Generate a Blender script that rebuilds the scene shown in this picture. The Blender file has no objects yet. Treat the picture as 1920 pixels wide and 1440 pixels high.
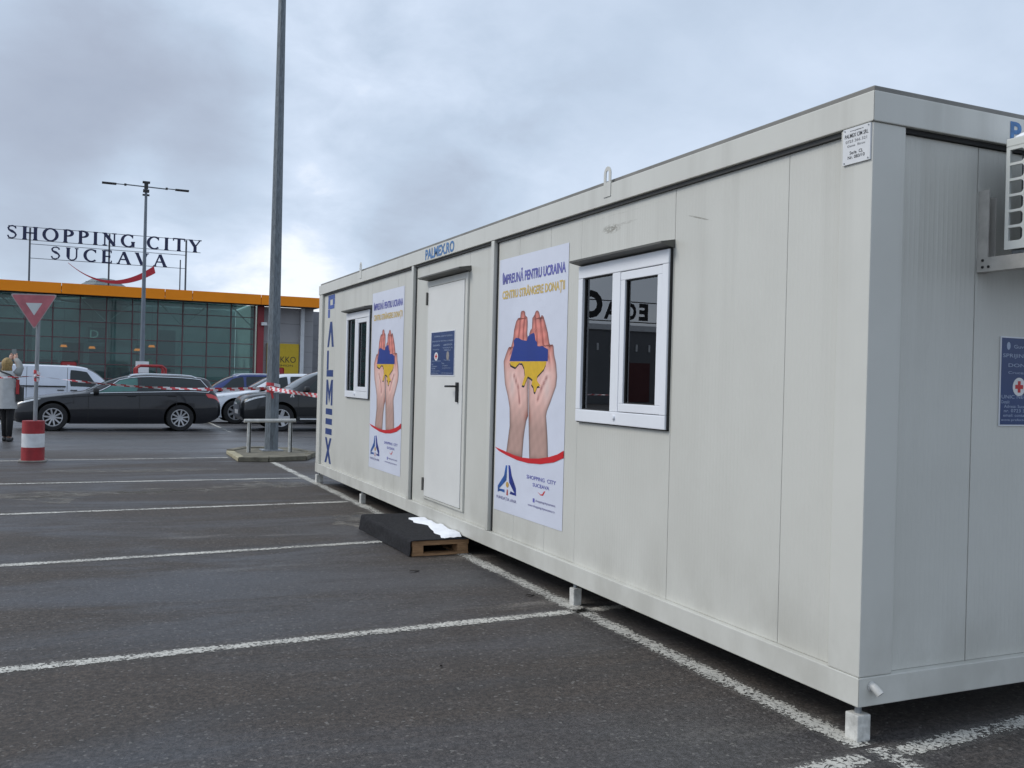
import bpy, bmesh, math, random
import numpy as np
from mathutils import Vector, Matrix
random.seed(4); rng = np.random.default_rng(4)
S = bpy.context.scene
COL = S.collection
R = math.radians

# ------------------------------------------------------------------ camera, sky, sun, exposure
def make_camera():
    a, b, c = -0.4261, -0.00322, 0.02534
    ca, sa, cb, sb, cc, sc = math.cos(a), math.sin(a), math.cos(b), math.sin(b), math.cos(c), math.sin(c)
    f = Vector((-sa*cb, ca*cb, sb)); r0 = Vector((ca, sa, 0)); u0 = r0.cross(f)
    r = cc*r0 + sc*u0; u = -sc*r0 + cc*u0
    cd = bpy.data.cameras.new('camera'); o = bpy.data.objects.new('camera', cd); COL.objects.link(o)
    m = Matrix((r, u, -f)).transposed().to_4x4(); m.translation = Vector((-2.9335, -2.9386, 1.4587))
    o.matrix_world = m
    cd.sensor_width = 36; cd.lens = 36*1774.85/1920; cd.clip_end = 3000; cd.clip_start = .05
    S.camera = o
make_camera()
SUN_EL, SUN_AZ = R(42), R(-72)       # azimuth from +Y, negative = towards -X
def make_world():
    w = bpy.data.worlds.new('World'); S.world = w; w.use_nodes = True
    n, l = w.node_tree.nodes, w.node_tree.links
    n.clear()
    N = lambda t, **k: (lambda q: [setattr(q, a, b) for a, b in k.items()] and q or q)(n.new(t))
    out = N('ShaderNodeOutputWorld')
    sky = N('ShaderNodeTexSky', sky_type='NISHITA', sun_disc=False, sun_elevation=SUN_EL, sun_rotation=SUN_AZ)
    bg1 = N('ShaderNodeBackground'); bg1.inputs[1].default_value = .1
    l.new(sky.outputs[0], bg1.inputs[0])
    tc = N('ShaderNodeTexCoord')
    nrm = N('ShaderNodeVectorMath', operation='NORMALIZE'); l.new(tc.outputs['Generated'], nrm.inputs[0])
    sep = N('ShaderNodeSeparateXYZ'); l.new(nrm.outputs[0], sep.inputs[0])
    def M(op, a, b=None, c=None, clamp=False):
        q = N('ShaderNodeMath', operation=op); q.use_clamp = clamp
        for i, v in enumerate((a, b, c)):
            if v is None: continue
            if isinstance(v, (int, float)): q.inputs[i].default_value = v
            else: l.new(v, q.inputs[i])
        return q.outputs[0]
    # cloud layer: directions mapped on a flat cloud base so that clouds flatten towards the horizon
    den = M('ADD', M('ABSOLUTE', sep.outputs[2]), .40)
    cx = M('DIVIDE', sep.outputs[0], den); cy = M('DIVIDE', sep.outputs[1], den)
    cmb = N('ShaderNodeCombineXYZ'); l.new(cx, cmb.inputs[0]); l.new(cy, cmb.inputs[1])
    def noise(scale, detail, rough, dist, loc):
        mp = N('ShaderNodeMapping'); mp.inputs[1].default_value = loc; l.new(cmb.outputs[0], mp.inputs[0])
        t = N('ShaderNodeTexNoise'); t.inputs['Scale'].default_value = scale; t.inputs['Detail'].default_value = detail
        t.inputs['Roughness'].default_value = rough; t.inputs['Distortion'].default_value = dist
        l.new(mp.outputs[0], t.inputs['Vector']); return t.outputs[0]
    n1 = noise(2.1, 6, .55, .35, (1.3, .4, 0)); n2 = noise(6.0, 6, .58, .25, (4.1, 2.2, 0)); n3 = noise(.55, 3, .5, .2, (7.3, 3.2, 0))
    def blob(px, py, inner, outer):
        ca = S.camera.matrix_world.to_3x3()
        d = (ca @ Vector(((px-960)/1774.85, -(py-720)/1774.85, -1))).normalized()
        dt = N('ShaderNodeVectorMath', operation='DOT_PRODUCT'); l.new(nrm.outputs[0], dt.inputs[0]); dt.inputs[1].default_value = d
        mr = N('ShaderNodeMapRange', interpolation_type='SMOOTHSTEP'); l.new(dt.outputs['Value'], mr.inputs[0])
        mr.inputs[1].default_value = math.cos(R(outer)); mr.inputs[2].default_value = math.cos(R(inner))
        return mr.outputs[0]
    # brightness 0..1 of the cloud deck
    v = M('MULTIPLY_ADD', M('SUBTRACT', n1, .5), .50, .625)
    v = M('MULTIPLY_ADD', M('SUBTRACT', n2, .5), M('MULTIPLY_ADD', blob(480, 400, 4, 24), .62, .22), v)
    v = M('MULTIPLY_ADD', M('SUBTRACT', n3, .5), .30, v)
    wob = M('MULTIPLY_ADD', M('SUBTRACT', n2, .5), 1.3, 1.0)
    v = M('MULTIPLY_ADD', M('MULTIPLY', blob(230, 320, 2, 12), wob), -.50, v)      # the dark cloud on the left
    v = M('MULTIPLY_ADD', M('MULTIPLY', blob(430, 345, 0, 5), wob), -.24, v)
    v = M('MULTIPLY_ADD', M('MULTIPLY', blob(760, 430, 1, 9), wob), -.30, v)
    v = M('MULTIPLY_ADD', M('MULTIPLY', blob(430, 480, 1, 10), wob), .37, v)      # the thin bright cloud low down
    v = M('MULTIPLY_ADD', M('MULTIPLY', blob(330, 20, 2, 16), 1), .16, v)
    lo = N('ShaderNodeMapRange', interpolation_type='SMOOTHSTEP'); l.new(sep.outputs[2], lo.inputs[0])
    lo.inputs[1].default_value = .40; lo.inputs[2].default_value = .0; lo.inputs[3].default_value = 0; lo.inputs[4].default_value = .20
    v = M('ADD', v, lo.outputs[0], clamp=True)
    cr = N('ShaderNodeValToRGB'); l.new(v, cr.inputs[0])
    e = cr.color_ramp.elements
    e[0].position = 0; e[0].color = (.225, .265, .36, 1)
    e[1].position = 1; e[1].color = (.86, .90, .96, 1)
    for p_, c_ in ((.30, (.37, .42, .52)), (.55, (.48, .57, .70)), (.78, (.61, .70, .84))):
        q = e.new(p_); q.color = (*c_, 1)
    bg2 = N('ShaderNodeBackground'); bg2.inputs[1].default_value = 1.0; l.new(cr.outputs[0], bg2.inputs[0])
    mx = N('ShaderNodeMixShader'); mx.inputs[0].default_value = .92
    l.new(bg1.outputs[0], mx.inputs[1]); l.new(bg2.outputs[0], mx.inputs[2]); l.new(mx.outputs[0], out.inputs[0])
make_world()
def make_sun():
    d = bpy.data.lights.new('sun', 'SUN'); d.energy = 1.45; d.angle = R(24); d.color = (1, .96, .90)
    o = bpy.data.objects.new('sun', d); COL.objects.link(o)
    v = Vector((math.sin(SUN_AZ)*math.cos(SUN_EL), math.cos(SUN_AZ)*math.cos(SUN_EL), math.sin(SUN_EL)))
    o.rotation_euler = v.to_track_quat('Z', 'Y').to_euler(); o.location = v*40
make_sun()
S.view_settings.view_transform = 'Standard'; S.view_settings.look = 'None'
S.view_settings.exposure = .25; S.view_settings.gamma = 1; S.view_settings.use_curve_mapping = False

# ------------------------------------------------------------------ helpers
def empty(name, loc=(0, 0, 0), rz=0):
    o = bpy.data.objects.new(name, None); COL.objects.link(o); o.location = loc; o.rotation_euler[2] = rz
    o.empty_display_size = .1
    return o
def tag(o, label=None, cat=None, group=None, kind=None):
    if label: o['label'] = label
    if cat: o['category'] = cat
    if group: o['group'] = group
    if kind: o['kind'] = kind
    return o
class MB:
    """collects faces of several shapes for ONE mesh object"""
    def __init__(s): s.v = []; s.f = []; s.mi = []
    def add(s, vs, fs, mi=0):
        k = len(s.v); s.v += [tuple(p) for p in vs]; s.f += [tuple(i+k for i in q) for q in fs]; s.mi += [mi]*len(fs); return s
    def box(s, x0, x1, y0, y1, z0, z1, mi=0):
        return s.add([(x0,y0,z0),(x1,y0,z0),(x1,y1,z0),(x0,y1,z0),(x0,y0,z1),(x1,y0,z1),(x1,y1,z1),(x0,y1,z1)],
                     [(0,3,2,1),(4,5,6,7),(0,1,5,4),(1,2,6,5),(2,3,7,6),(3,0,4,7)], mi)
    def obox(s, c, ax, ay, az, mi=0):
        c, ax, ay, az = map(Vector, (c, ax, ay, az))
        vs = [c+sx*ax+sy*ay+sz*az for sz in (-1, 1) for sx, sy in ((-1,-1),(1,-1),(1,1),(-1,1))]
        return s.add(vs, [(0,3,2,1),(4,5,6,7),(0,1,5,4),(1,2,6,5),(2,3,7,6),(3,0,4,7)], mi)
    def tube(s, pts, r, n=10, cap=True, mi=0):
        pts = [Vector(p) for p in pts]; rs = r if isinstance(r, (list, tuple)) else [r]*len(pts)
        vs, fs = [], []; up = None
        for i, p in enumerate(pts):
            t = (pts[min(i+1, len(pts)-1)]-pts[max(i-1, 0)]).normalized()
            a = t.orthogonal().normalized() if up is None else (up - t*up.dot(t)).normalized()
            up = a; b = t.cross(a)
            for k in range(n):
                q = 2*math.pi*(k+.5)/n; vs.append(p+rs[i]*(math.cos(q)*a+math.sin(q)*b))
        for i in range(len(pts)-1):
            for k in range(n): fs.append((i*n+k, i*n+(k+1) % n, (i+1)*n+(k+1) % n, (i+1)*n+k))
        if cap: fs.append(tuple(range(n))[::-1]); fs.append(tuple((len(pts)-1)*n+k for k in range(n)))
        return s.add(vs, fs, mi)
    def prism(s, poly, axis, a, b, mi=0):
        """2D polygon extruded along an axis ('x': poly=(y,z), 'y': poly=(x,z), 'z': poly=(x,y))"""
        mk = {'x': lambda p, t: (t, p[0], p[1]), 'y': lambda p, t: (p[0], t, p[1]), 'z': lambda p, t: (p[0], p[1], t)}[axis]
        n = len(poly); vs = [mk(p, a) for p in poly]+[mk(p, b) for p in poly]
        return s.add(vs, [tuple(range(n))[::-1], tuple(range(n, 2*n))]+[(i, (i+1) % n, n+(i+1) % n, n+i) for i in range(n)], mi)
    def grid(s, rows, mi=0, closed=False):
        n = len(rows[0]); vs = [p for r in rows for p in r]; fs = []
        for i in range(len(rows)-1):
            for j in range(n if closed else n-1): fs.append((i*n+j, i*n+(j+1) % n, (i+1)*n+(j+1) % n, (i+1)*n+j))
        return s.add(vs, fs, mi)
    def mesh(s, name, mats, bevel=0, smooth=None, fix=True):
        me = bpy.data.meshes.new(name); me.from_pydata(s.v, [], s.f); me.update()
        for m in (mats if isinstance(mats, (list, tuple)) else [mats]): me.materials.append(m)
        me.polygons.foreach_set('material_index', s.mi)
        bm = bmesh.new(); bm.from_mesh(me)
        if fix: bmesh.ops.recalc_face_normals(bm, faces=bm.faces)
        if bevel: bmesh.ops.bevel(bm, geom=[e for e in bm.edges if len(e.link_faces) == 2 and e.calc_face_angle(0) > .5], offset=bevel, segments=2, affect='EDGES', profile=.6)
        bm.to_mesh(me); bm.free()
        if smooth:
            me.polygons.foreach_set('use_smooth', [True]*len(me.polygons)); me.set_sharp_from_angle(angle=R(smooth))
        return me
    def build(s, name, mats, parent=None, bevel=0, smooth=None, loc=None, fix=True):
        o = bpy.data.objects.new(name, s.mesh(name, mats, bevel, smooth, fix)); COL.objects.link(o)
        if parent: o.parent = parent
        if loc: o.location = loc
        return o
def copy_tree(o, parent=None):
    c = o.copy(); COL.objects.link(c)
    if parent: c.parent = parent
    for ch in list(o.children): copy_tree(ch, c)
    return c
def linked(name, me, parent=None, loc=(0, 0, 0)):
    o = bpy.data.objects.new(name, me); COL.objects.link(o); o.location = loc
    if parent: o.parent = parent
    return o

# ------------------------------------------------------------------ materials
MATS = {}
def mat(name, color, rough=.5, metal=0., var=.12, vscale=3., bump=0., bscale=60., spec=.5, coat=0., emit=None, streak=None):
    if name in MATS: return MATS[name]
    m = bpy.data.materials.new(name); m.use_nodes = True; MATS[name] = m
    n, l = m.node_tree.nodes, m.node_tree.links; b = n['Principled BSDF']
    b.inputs['Base Color'].default_value = (*color, 1); b.inputs['Roughness'].default_value = rough; b.inputs['Metallic'].default_value = metal
    b.inputs['Specular IOR Level'].default_value = spec
    b.inputs['Coat Weight'].default_value = coat; b.inputs['Coat Roughness'].default_value = .05
    if emit: b.inputs['Emission Color'].default_value = (*emit[0], 1); b.inputs['Emission Strength'].default_value = emit[1]
    tc = n.new('ShaderNodeTexCoord')
    if var:
        t = n.new('ShaderNodeTexNoise'); t.inputs['Scale'].default_value = vscale; t.inputs['Detail'].default_value = 6; t.inputs['Roughness'].default_value = .6
        if streak:
            mp = n.new('ShaderNodeMapping'); mp.inputs['Scale'].default_value = streak; l.new(tc.outputs['Object'], mp.inputs[0]); l.new(mp.outputs[0], t.inputs['Vector'])
        else: l.new(tc.outputs['Object'], t.inputs['Vector'])
        mr = n.new('ShaderNodeMapRange'); mr.inputs[1].default_value = .3; mr.inputs[2].default_value = .7
        mr.inputs[3].default_value = 1-var; mr.inputs[4].default_value = 1+var*.5; l.new(t.outputs[0], mr.inputs[0])
        mx = n.new('ShaderNodeMix'); mx.data_type = 'RGBA'; mx.blend_type = 'MULTIPLY'; mx.inputs[0].default_value = 1
        mx.inputs[6].default_value = (*color, 1); l.new(mr.outputs[0], mx.inputs[7]); l.new(mx.outputs[2], b.inputs['Base Color'])
    if bump:
        t2 = n.new('ShaderNodeTexNoise'); t2.inputs['Scale'].default_value = bscale; t2.inputs['Detail'].default_value = 4; l.new(tc.outputs['Object'], t2.inputs['Vector'])
        bp = n.new('ShaderNodeBump'); bp.inputs['Strength'].default_value = bump; bp.inputs['Distance'].default_value = .01
        l.new(t2.outputs[0], bp.inputs['Height']); l.new(bp.outputs[0], b.inputs['Normal'])
    return m
def wall_material(name, color, along, rib=.028, rough=.42):
    """painted sheet steel: fine vertical ribs, rain streaks, dust low down"""
    m = bpy.data.materials.new(name); m.use_nodes = True
    n, l = m.node_tree.nodes, m.node_tree.links; b = n['Principled BSDF']; b.inputs['Roughness'].default_value = rough
    g = n.new('ShaderNodeNewGeometry'); sep = n.new('ShaderNodeSeparateXYZ'); l.new(g.outputs['Position'], sep.inputs[0])
    def M(op, a, bb=None, c=None):
        q = n.new('ShaderNodeMath'); q.operation = op
        for i, v in enumerate((a, bb, c)):
            if v is None: continue
            if isinstance(v, (int, float)): q.inputs[i].default_value = v
            else: l.new(v, q.inputs[i])
        return q.outputs[0]
    def noise(sc, det, scale):
        mp = n.new('ShaderNodeMapping'); mp.inputs['Scale'].default_value = scale; l.new(g.outputs['Position'], mp.inputs[0])
        t = n.new('ShaderNodeTexNoise'); t.inputs['Scale'].default_value = sc; t.inputs['Detail'].default_value = det; t.inputs['Roughness'].default_value = .6
        l.new(mp.outputs[0], t.inputs['Vector']); return t.outputs[0]
    def mr(v, a, bb, c, d):
        q = n.new('ShaderNodeMapRange'); q.interpolation_type = 'SMOOTHSTEP'; l.new(v, q.inputs[0])
        for i, x in enumerate((a, bb, c, d)): q.inputs[i+1].default_value = x
        return q.outputs[0]
    st = mr(noise(1, 5, (5, 5, .18)), .48, .74, 0, 1)           # vertical streaks
    top = mr(sep.outputs[2], .8, 2.6, .12, 1)
    dirt = M('MULTIPLY', M('MULTIPLY', st, top), .17)
    low = M('MULTIPLY', mr(sep.outputs[2], .75, .15, 0, .30), mr(noise(3, 5, (1, 1, .6)), .35, .7, 0, 1))
    mott = M('MULTIPLY', mr(noise(1.2, 6, (1, 1, 1)), .35, .7, 0, 1), .10)
    total = M('ADD', M('ADD', dirt, low), mott)
    if along == 'y' and rib < 1:      # scrape marks near the near window
        Y, Zc = sep.outputs[1], sep.outputs[2]
        def scrape(y0, z0, slope, hl, hw, ns, amp, thr):
            dy = M('SUBTRACT', Y, y0); dz = M('SUBTRACT', M('SUBTRACT', Zc, z0), M('MULTIPLY', dy, slope))
            e = M('ADD', M('POWER', M('DIVIDE', dy, hl), 2), M('POWER', M('DIVIDE', dz, hw), 2))
            return M('MULTIPLY', M('MULTIPLY', mr(e, 0, 1, 1, 0), mr(noise(1, 6, ns), thr, thr+.16, 0, 1)), amp)
        k1 = M('ADD', scrape(2.17, 2.418, .03, .13, .034, (1, 26, 70), .95, .40), scrape(2.05, 2.43, -.03, .22, .012, (1, 14, 160), .5, .45))
        k2 = M('ADD', scrape(1.25, 2.352, .27, .13, .0055, (1, 12, 90), .8, .34), scrape(2.02, 2.50, 0, .5, .006, (1, 10, 160), .25, .46))
        total = M('ADD', total, M('ADD', k1, k2))
    cl = n.new('ShaderNodeClamp'); l.new(total, cl.inputs[0]); total = cl.outputs[0]
    mx = n.new('ShaderNodeMix'); mx.data_type = 'RGBA'; l.new(total, mx.inputs[0])
    mx.inputs[6].default_value = (*color, 1); mx.inputs[7].default_value = (color[0]*.42, color[1]*.40, color[2]*.36, 1)
    l.new(mx.outputs[2], b.inputs['Base Color'])
    c = M('MULTIPLY', sep.outputs[1 if along == 'y' else 0], 2*math.pi/rib)
    h = M('POWER', M('ABSOLUTE', M('COSINE', M('MULTIPLY', c, .5))), 6)
    bp = n.new('ShaderNodeBump'); bp.inputs['Strength'].default_value = .40 if rib < 1 else 0; bp.inputs['Distance'].default_value = .002
    l.new(h, bp.inputs['Height'])
    bp2 = n.new('ShaderNodeBump'); bp2.inputs['Strength'].default_value = .10; bp2.inputs['Distance'].default_value = .03
    l.new(noise(2.2, 3, (1, 1, .5)), bp2.inputs['Height']); l.new(bp.outputs[0], bp2.inputs['Normal']); l.new(bp2.outputs[0], b.inputs['Normal'])
    return m
def asphalt_material():
    m = bpy.data.materials.new('asphalt'); m.use_nodes = True
    n, l = m.node_tree.nodes, m.node_tree.links; b = n['Principled BSDF']
    g = n.new('ShaderNodeNewGeometry')
    def noise(sc, det, rough=.6, scale=(1, 1, 1), dist=0, loc=(0, 0, 0)):
        mp = n.new('ShaderNodeMapping'); mp.inputs['Scale'].default_value = scale; mp.inputs[1].default_value = loc; l.new(g.outputs['Position'], mp.inputs[0])
        t = n.new('ShaderNodeTexNoise'); t.inputs['Scale'].default_value = sc; t.inputs['Detail'].default_value = det; t.inputs['Roughness'].default_value = rough
        t.inputs['Distortion'].default_value = dist
        l.new(mp.outputs[0], t.inputs['Vector']); return t.outputs[0]
    def mr(v, a, bb, c, d):
        q = n.new('ShaderNodeMapRange'); q.interpolation_type = 'SMOOTHSTEP'; l.new(v, q.inputs[0])
        for i, x in enumerate((a, bb, c, d)): q.inputs[i+1].default_value = x
        return q.outputs[0]
    def mix(f, A, B, blend='MIX'):
        q = n.new('ShaderNodeMix'); q.data_type = 'RGBA'; q.blend_type = blend
        for i, v in ((0, f), (6, A), (7, B)):
            if isinstance(v, (tuple, float, int)): q.inputs[i].default_value = v if i == 0 else (*v, 1)
            else: l.new(v, q.inputs[i])
        return q.outputs[2]
    def M(op, a, bb):
        q = n.new('ShaderNodeMath'); q.operation = op
        for i, v in enumerate((a, bb)):
            if isinstance(v, (int, float)): q.inputs[i].default_value = v
            else: l.new(v, q.inputs[i])
        return q.outputs[0]
    wet = mr(noise(.62, 6, .62, (.45, 1.35, 1), .6, (3.1, 0, 0)), .34, .68, 0, 1)
    sy = n.new('ShaderNodeSeparateXYZ'); l.new(g.outputs['Position'], sy.inputs[0])
    lane = M('MULTIPLY', mr(sy.outputs[1], 13.2, 16.5, 0, 1), mr(noise(.7, 5, .6, (.3, 1.3, 1), .3, (6, 1, 0)), .34, .56, .45, 1))
    dust = M('MULTIPLY', mr(noise(.9, 5, .6, (.45, 2.0, 1), .3, (8, 2, 0)), .60, .74, 0, 1), mr(noise(.12, 2, .5, (1, 1, 1), 0, (2, 5, 0)), .42, .62, 0, 1))
    fine = noise(95, 3, .65); fine2 = noise(34, 3, .6); med = noise(5, 4)
    vor = n.new('ShaderNodeTexVoronoi'); vor.inputs['Scale'].default_value = 85; l.new(g.outputs['Position'], vor.inputs['Vector'])
    stone = n.new('ShaderNodeSeparateColor'); l.new(vor.outputs['Color'], stone.inputs[0])
    base = mix(wet, (.056, .045, .037), (.048, .046, .048))
    base = mix(dust, base, (.19, .175, .155)); base = mix(lane, base, (.082, .080, .082))
    base = mix(.9, base, mr(fine, .3, .7, .40, 1.6), 'MULTIPLY')
    base = mix(.9, base, mr(fine2, .3, .7, .58, 1.42), 'MULTIPLY')
    base = mix(.7, base, mr(med, .3, .7, .82, 1.14), 'MULTIPLY')
    oil = M('MULTIPLY', mr(noise(1.7, 3, .5, (1, 1, 1), .2, (5, 9, 0)), .66, .73, 0, 1), .45)
    base = mix(oil, base, (.022, .020, .019))
    tyre = M('MULTIPLY', mr(noise(.8, 4, .6, (.12, 2.6, 1), .1, (1, 4, 0)), .52, .64, 0, 1), .30)
    base = mix(tyre, base, (.030, .028, .027))
    grit = mr(stone.outputs[0], .962, .985, 0, .65)
    base = mix(grit, base, (.17, .16, .148))
    hole = mr(stone.outputs[1], .90, .97, 0, .7)
    base = mix(hole, base, (.018, .017, .016))
    l.new(base, b.inputs['Base Color'])
    ro = M('MULTIPLY', M('ADD', mr(wet, 0, 1, .78, .44), mr(fine, .3, .7, -.06, .12)), mr(lane, 0, 1, 1, .62)); l.new(ro, b.inputs['Roughness'])
    b.inputs['Specular IOR Level'].default_value = .5
    bp = n.new('ShaderNodeBump'); bp.inputs['Strength'].default_value = .55; bp.inputs['Distance'].default_value = .006
    l.new(M('ADD', fine, M('MULTIPLY', fine2, .6)), bp.inputs['Height']); l.new(bp.outputs[0], b.inputs['Normal'])
    return m
def line_material():
    """worn road paint: cracked and rubbed through to the asphalt below"""
    m = bpy.data.materials.new('road_paint'); m.use_nodes = True
    n, l = m.node_tree.nodes, m.node_tree.links; b = n['Principled BSDF']; out = n['Material Output']
    g = n.new('ShaderNodeNewGeometry')
    def noise(sc, det, rough=.6):
        t = n.new('ShaderNodeTexNoise'); t.inputs['Scale'].default_value = sc; t.inputs['Detail'].default_value = det; t.inputs['Roughness'].default_value = rough
        l.new(g.outputs['Position'], t.inputs['Vector']); return t.outputs[0]
    def M(op, a, bb=None):
        q = n.new('ShaderNodeMath'); q.operation = op
        for i, v in enumerate((a, bb)):
            if v is None: continue
            if isinstance(v, (int, float)): q.inputs[i].default_value = v
            else: l.new(v, q.inputs[i])
        return q.outputs[0]
    uv = n.new('ShaderNodeUVMap'); sep = n.new('ShaderNodeSeparateXYZ'); l.new(uv.outputs[0], sep.inputs[0])
    edge = M('MULTIPLY', M('ABSOLUTE', M('SUBTRACT', sep.outputs[0], .5)), 2)     # 0 middle .. 1 edge
    vor = n.new('ShaderNodeTexVoronoi'); vor.feature = 'DISTANCE_TO_EDGE'; vor.inputs['Scale'].default_value = 22; l.new(g.outputs['Position'], vor.inputs['Vector'])
    crack = M('LESS_THAN', M('ADD', vor.outputs['Distance'], M('MULTIPLY', M('SUBTRACT', noise(42, 4), .5), .26)), .016)
    worn = M('GREATER_THAN', M('ADD', M('ADD', noise(48, 5, .75), M('MULTIPLY', noise(2.2, 3), .35)), M('MULTIPLY', M('POWER', edge, 2.5), .34)), .745)
    gone = M('MAXIMUM', M('MULTIPLY', crack, .85), M('MULTIPLY', worn, .95))
    cr = n.new('ShaderNodeMapRange'); cr.inputs[1].default_value = .3; cr.inputs[2].default_value = .7; cr.inputs[3].default_value = .68; cr.inputs[4].default_value = 1.05; l.new(noise(9, 5), cr.inputs[0])
    mx = n.new('ShaderNodeMix'); mx.data_type = 'RGBA'; mx.blend_type = 'MULTIPLY'; mx.inputs[0].default_value = 1; mx.inputs[6].default_value = (.60, .585, .53, 1)
    l.new(cr.outputs[0], mx.inputs[7]); l.new(mx.outputs[2], b.inputs['Base Color']); b.inputs['Roughness'].default_value = .7
    tr = n.new('ShaderNodeBsdfTransparent'); ms = n.new('ShaderNodeMixShader'); l.new(gone, ms.inputs[0]); l.new(b.outputs[0], ms.inputs[1]); l.new(tr.outputs[0], ms.inputs[2])
    l.new(ms.outputs[0], out.inputs[0]); return m
def glass_material(name, tint, refl=1.5, gcol=(1, 1, 1), rough=.0, haze=0., hcol=(.3, .35, .35)):
    m = bpy.data.materials.new(name); m.use_nodes = True
    n, l = m.node_tree.nodes, m.node_tree.links; n.remove(n['Principled BSDF']); out = n['Material Output']
    tr = n.new('ShaderNodeBsdfTransparent'); tr.inputs[0].default_value = (*tint, 1)
    gl = n.new('ShaderNodeBsdfGlossy'); gl.inputs['Roughness'].default_value = rough; gl.inputs[0].default_value = (*gcol, 1)
    fr = n.new('ShaderNodeFresnel'); fr.inputs[0].default_value = refl
    base = tr.outputs[0]
    if haze:
        df = n.new('ShaderNodeBsdfDiffuse'); df.inputs[0].default_value = (*hcol, 1)
        mh = n.new('ShaderNodeMixShader'); mh.inputs[0].default_value = haze; l.new(base, mh.inputs[1]); l.new(df.outputs[0], mh.inputs[2]); base = mh.outputs[0]
    ms = n.new('ShaderNodeMixShader'); l.new(fr.outputs[0], ms.inputs[0]); l.new(base, ms.inputs[1]); l.new(gl.outputs[0], ms.inputs[2]); l.new(ms.outputs[0], out.inputs[0])
    return m
def vcol_material(name, rough=.45):
    m = bpy.data.materials.new(name); m.use_nodes = True
    n, l = m.node_tree.nodes, m.node_tree.links; b = n['Principled BSDF']; b.inputs['Roughness'].default_value = rough
    a = n.new('ShaderNodeVertexColor'); a.layer_name = 'print'; l.new(a.outputs[0], b.inputs['Base Color']); return m

WALL_L = wall_material('wall_paint_long', (.60, .597, .55), 'y')
WALL_E = wall_material('wall_paint_end', (.60, .597, .55), 'x')
FRAME = wall_material('frame_paint', (.62, .617, .57), 'y', rib=99, rough=.38)
DARK = mat('dark_gap_and_shade', (.02, .02, .02), .8)
TRIM = mat('roof_trim_metal', (.20, .195, .18), .6, var=.3)
AWN = mat('drip_cap_metal', (.11, .108, .095), .55, var=.25)
PVC = mat('white_pvc', (.80, .82, .86), .3, var=.04)
GASK_SHADE = mat('black_gasket_and_shade', (.015, .015, .015), .6)
BLUE = mat('blue_stencil_paint', (.012, .04, .18), .5, var=.2, vscale=12)
LBLUE = mat('pale_blue_stencil_paint', (.07, .20, .44), .5, var=.45, vscale=30)
BLACKP = mat('black_plastic', (.016, .016, .017), .4)
GALV = mat('galvanised_steel', (.30, .32, .34), .48, metal=.55, var=.35, vscale=5, streak=(6, 6, .8))
GALVD = mat('weathered_steel_pole', (.17, .195, .215), .55, metal=.35, var=.45, vscale=7, streak=(7, 7, 1.2))
WHITE = mat('white_paint', (.78, .79, .80), .4, var=.1)
CONC = mat('concrete', (.27, .255, .225), .85, var=.4, vscale=5, bump=.4, bscale=40)
CONCD = mat('mossy_concrete', (.17, .155, .115), .9, var=.5, vscale=6, bump=.6, bscale=30)
SNOW = mat('snow', (.86, .88, .92), .6, var=.05, bump=.5, bscale=25)
WOOD = mat('pallet_wood', (.38, .22, .11), .8, var=.5, vscale=6, bump=.4, bscale=50, streak=(1, 8, 8))
CARPET = mat('dark_carpet', (.030, .030, .033), .95, var=.4, vscale=25, bump=.8, bscale=240, spec=.2)
RED = mat('red_paint', (.36, .022, .025), .5, var=.2, vscale=6)
ASPH = asphalt_material(); LINE = line_material()

# ------------------------------------------------------------------ ground
def gz(y):
    t = min(1, max(0, (y-26)/7)); return -.3*t*t*(3-2*t)
def build_ground():
    ys = [-300, -60, -20, -5, 0, 10, 20, 25, 26]+[26+.5*i for i in range(1, 15)]+[34, 60, 120, 300, 900]
    xs = [-900, -300, -100, -30, -10, 0, 10, 30, 100, 300, 900]
    o = MB().grid([[(x, y, gz(y)) for x in xs] for y in ys]).build('parking_lot_asphalt', ASPH); tag(o, 'dark damp asphalt of the parking lot', kind='structure')
def line(a, b, w=.12, name='painted_bay_line'):
    a, b = Vector((*a, 0)), Vector((*b, 0)); d = (b-a); L = d.length; d /= L; nn = Vector((-d.y, d.x, 0))*w/2
    k = max(2, int(L/.25)); vs, fs, uvs = [], [], []
    for i in range(k+1):
        p = a+d*(L*i/k); p.z = gz(p.y)+.004; j = rng.normal(0, .004)
        vs += [tuple(p-nn*(1+j*8)), tuple(p+nn*(1+j*8))]; uvs += [(0, L*i/k), (1, L*i/k)]
        if i: fs.append((2*i-2, 2*i-1, 2*i+1, 2*i))
    me = bpy.data.meshes.new(name); me.from_pydata(vs, [], fs); me.materials.append(LINE)
    u = me.uv_layers.new(name='UVMap')
    for lp in me.loops: u.data[lp.index].uv = uvs[lp.vertex_index]
    o = bpy.data.objects.new(name, me); COL.objects.link(o); tag(o, kind='structure')
build_ground()
line((-.01, 13.05), (0, -.03), .18)
line((.03, -.06), (0, -4.5), .165)
for a, b in (((-6.5, 2.06), (5.5, 2.62)), ((-6.5, 4.72), (-.08, 5.21)), ((.1, 5.21), (5.5, 5.3)), ((-6.5, 7.58), (-.08, 7.88)), ((-6.5, 10.5), (-.08, 10.53)), ((-6.5, 13.68), (-.6, 14.08)), ((-5.5, -.36), (-.08, -.13)), ((.08, -.13), (5.5, .28))):
    line(a, b, .155)
for x in (-4.9, -6.9, .45, 3.6, 6.0): line((x, 21.4), (x+.05, 26.2), .12)
line((-9, 26.3), (9, 26.3), .12)

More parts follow.
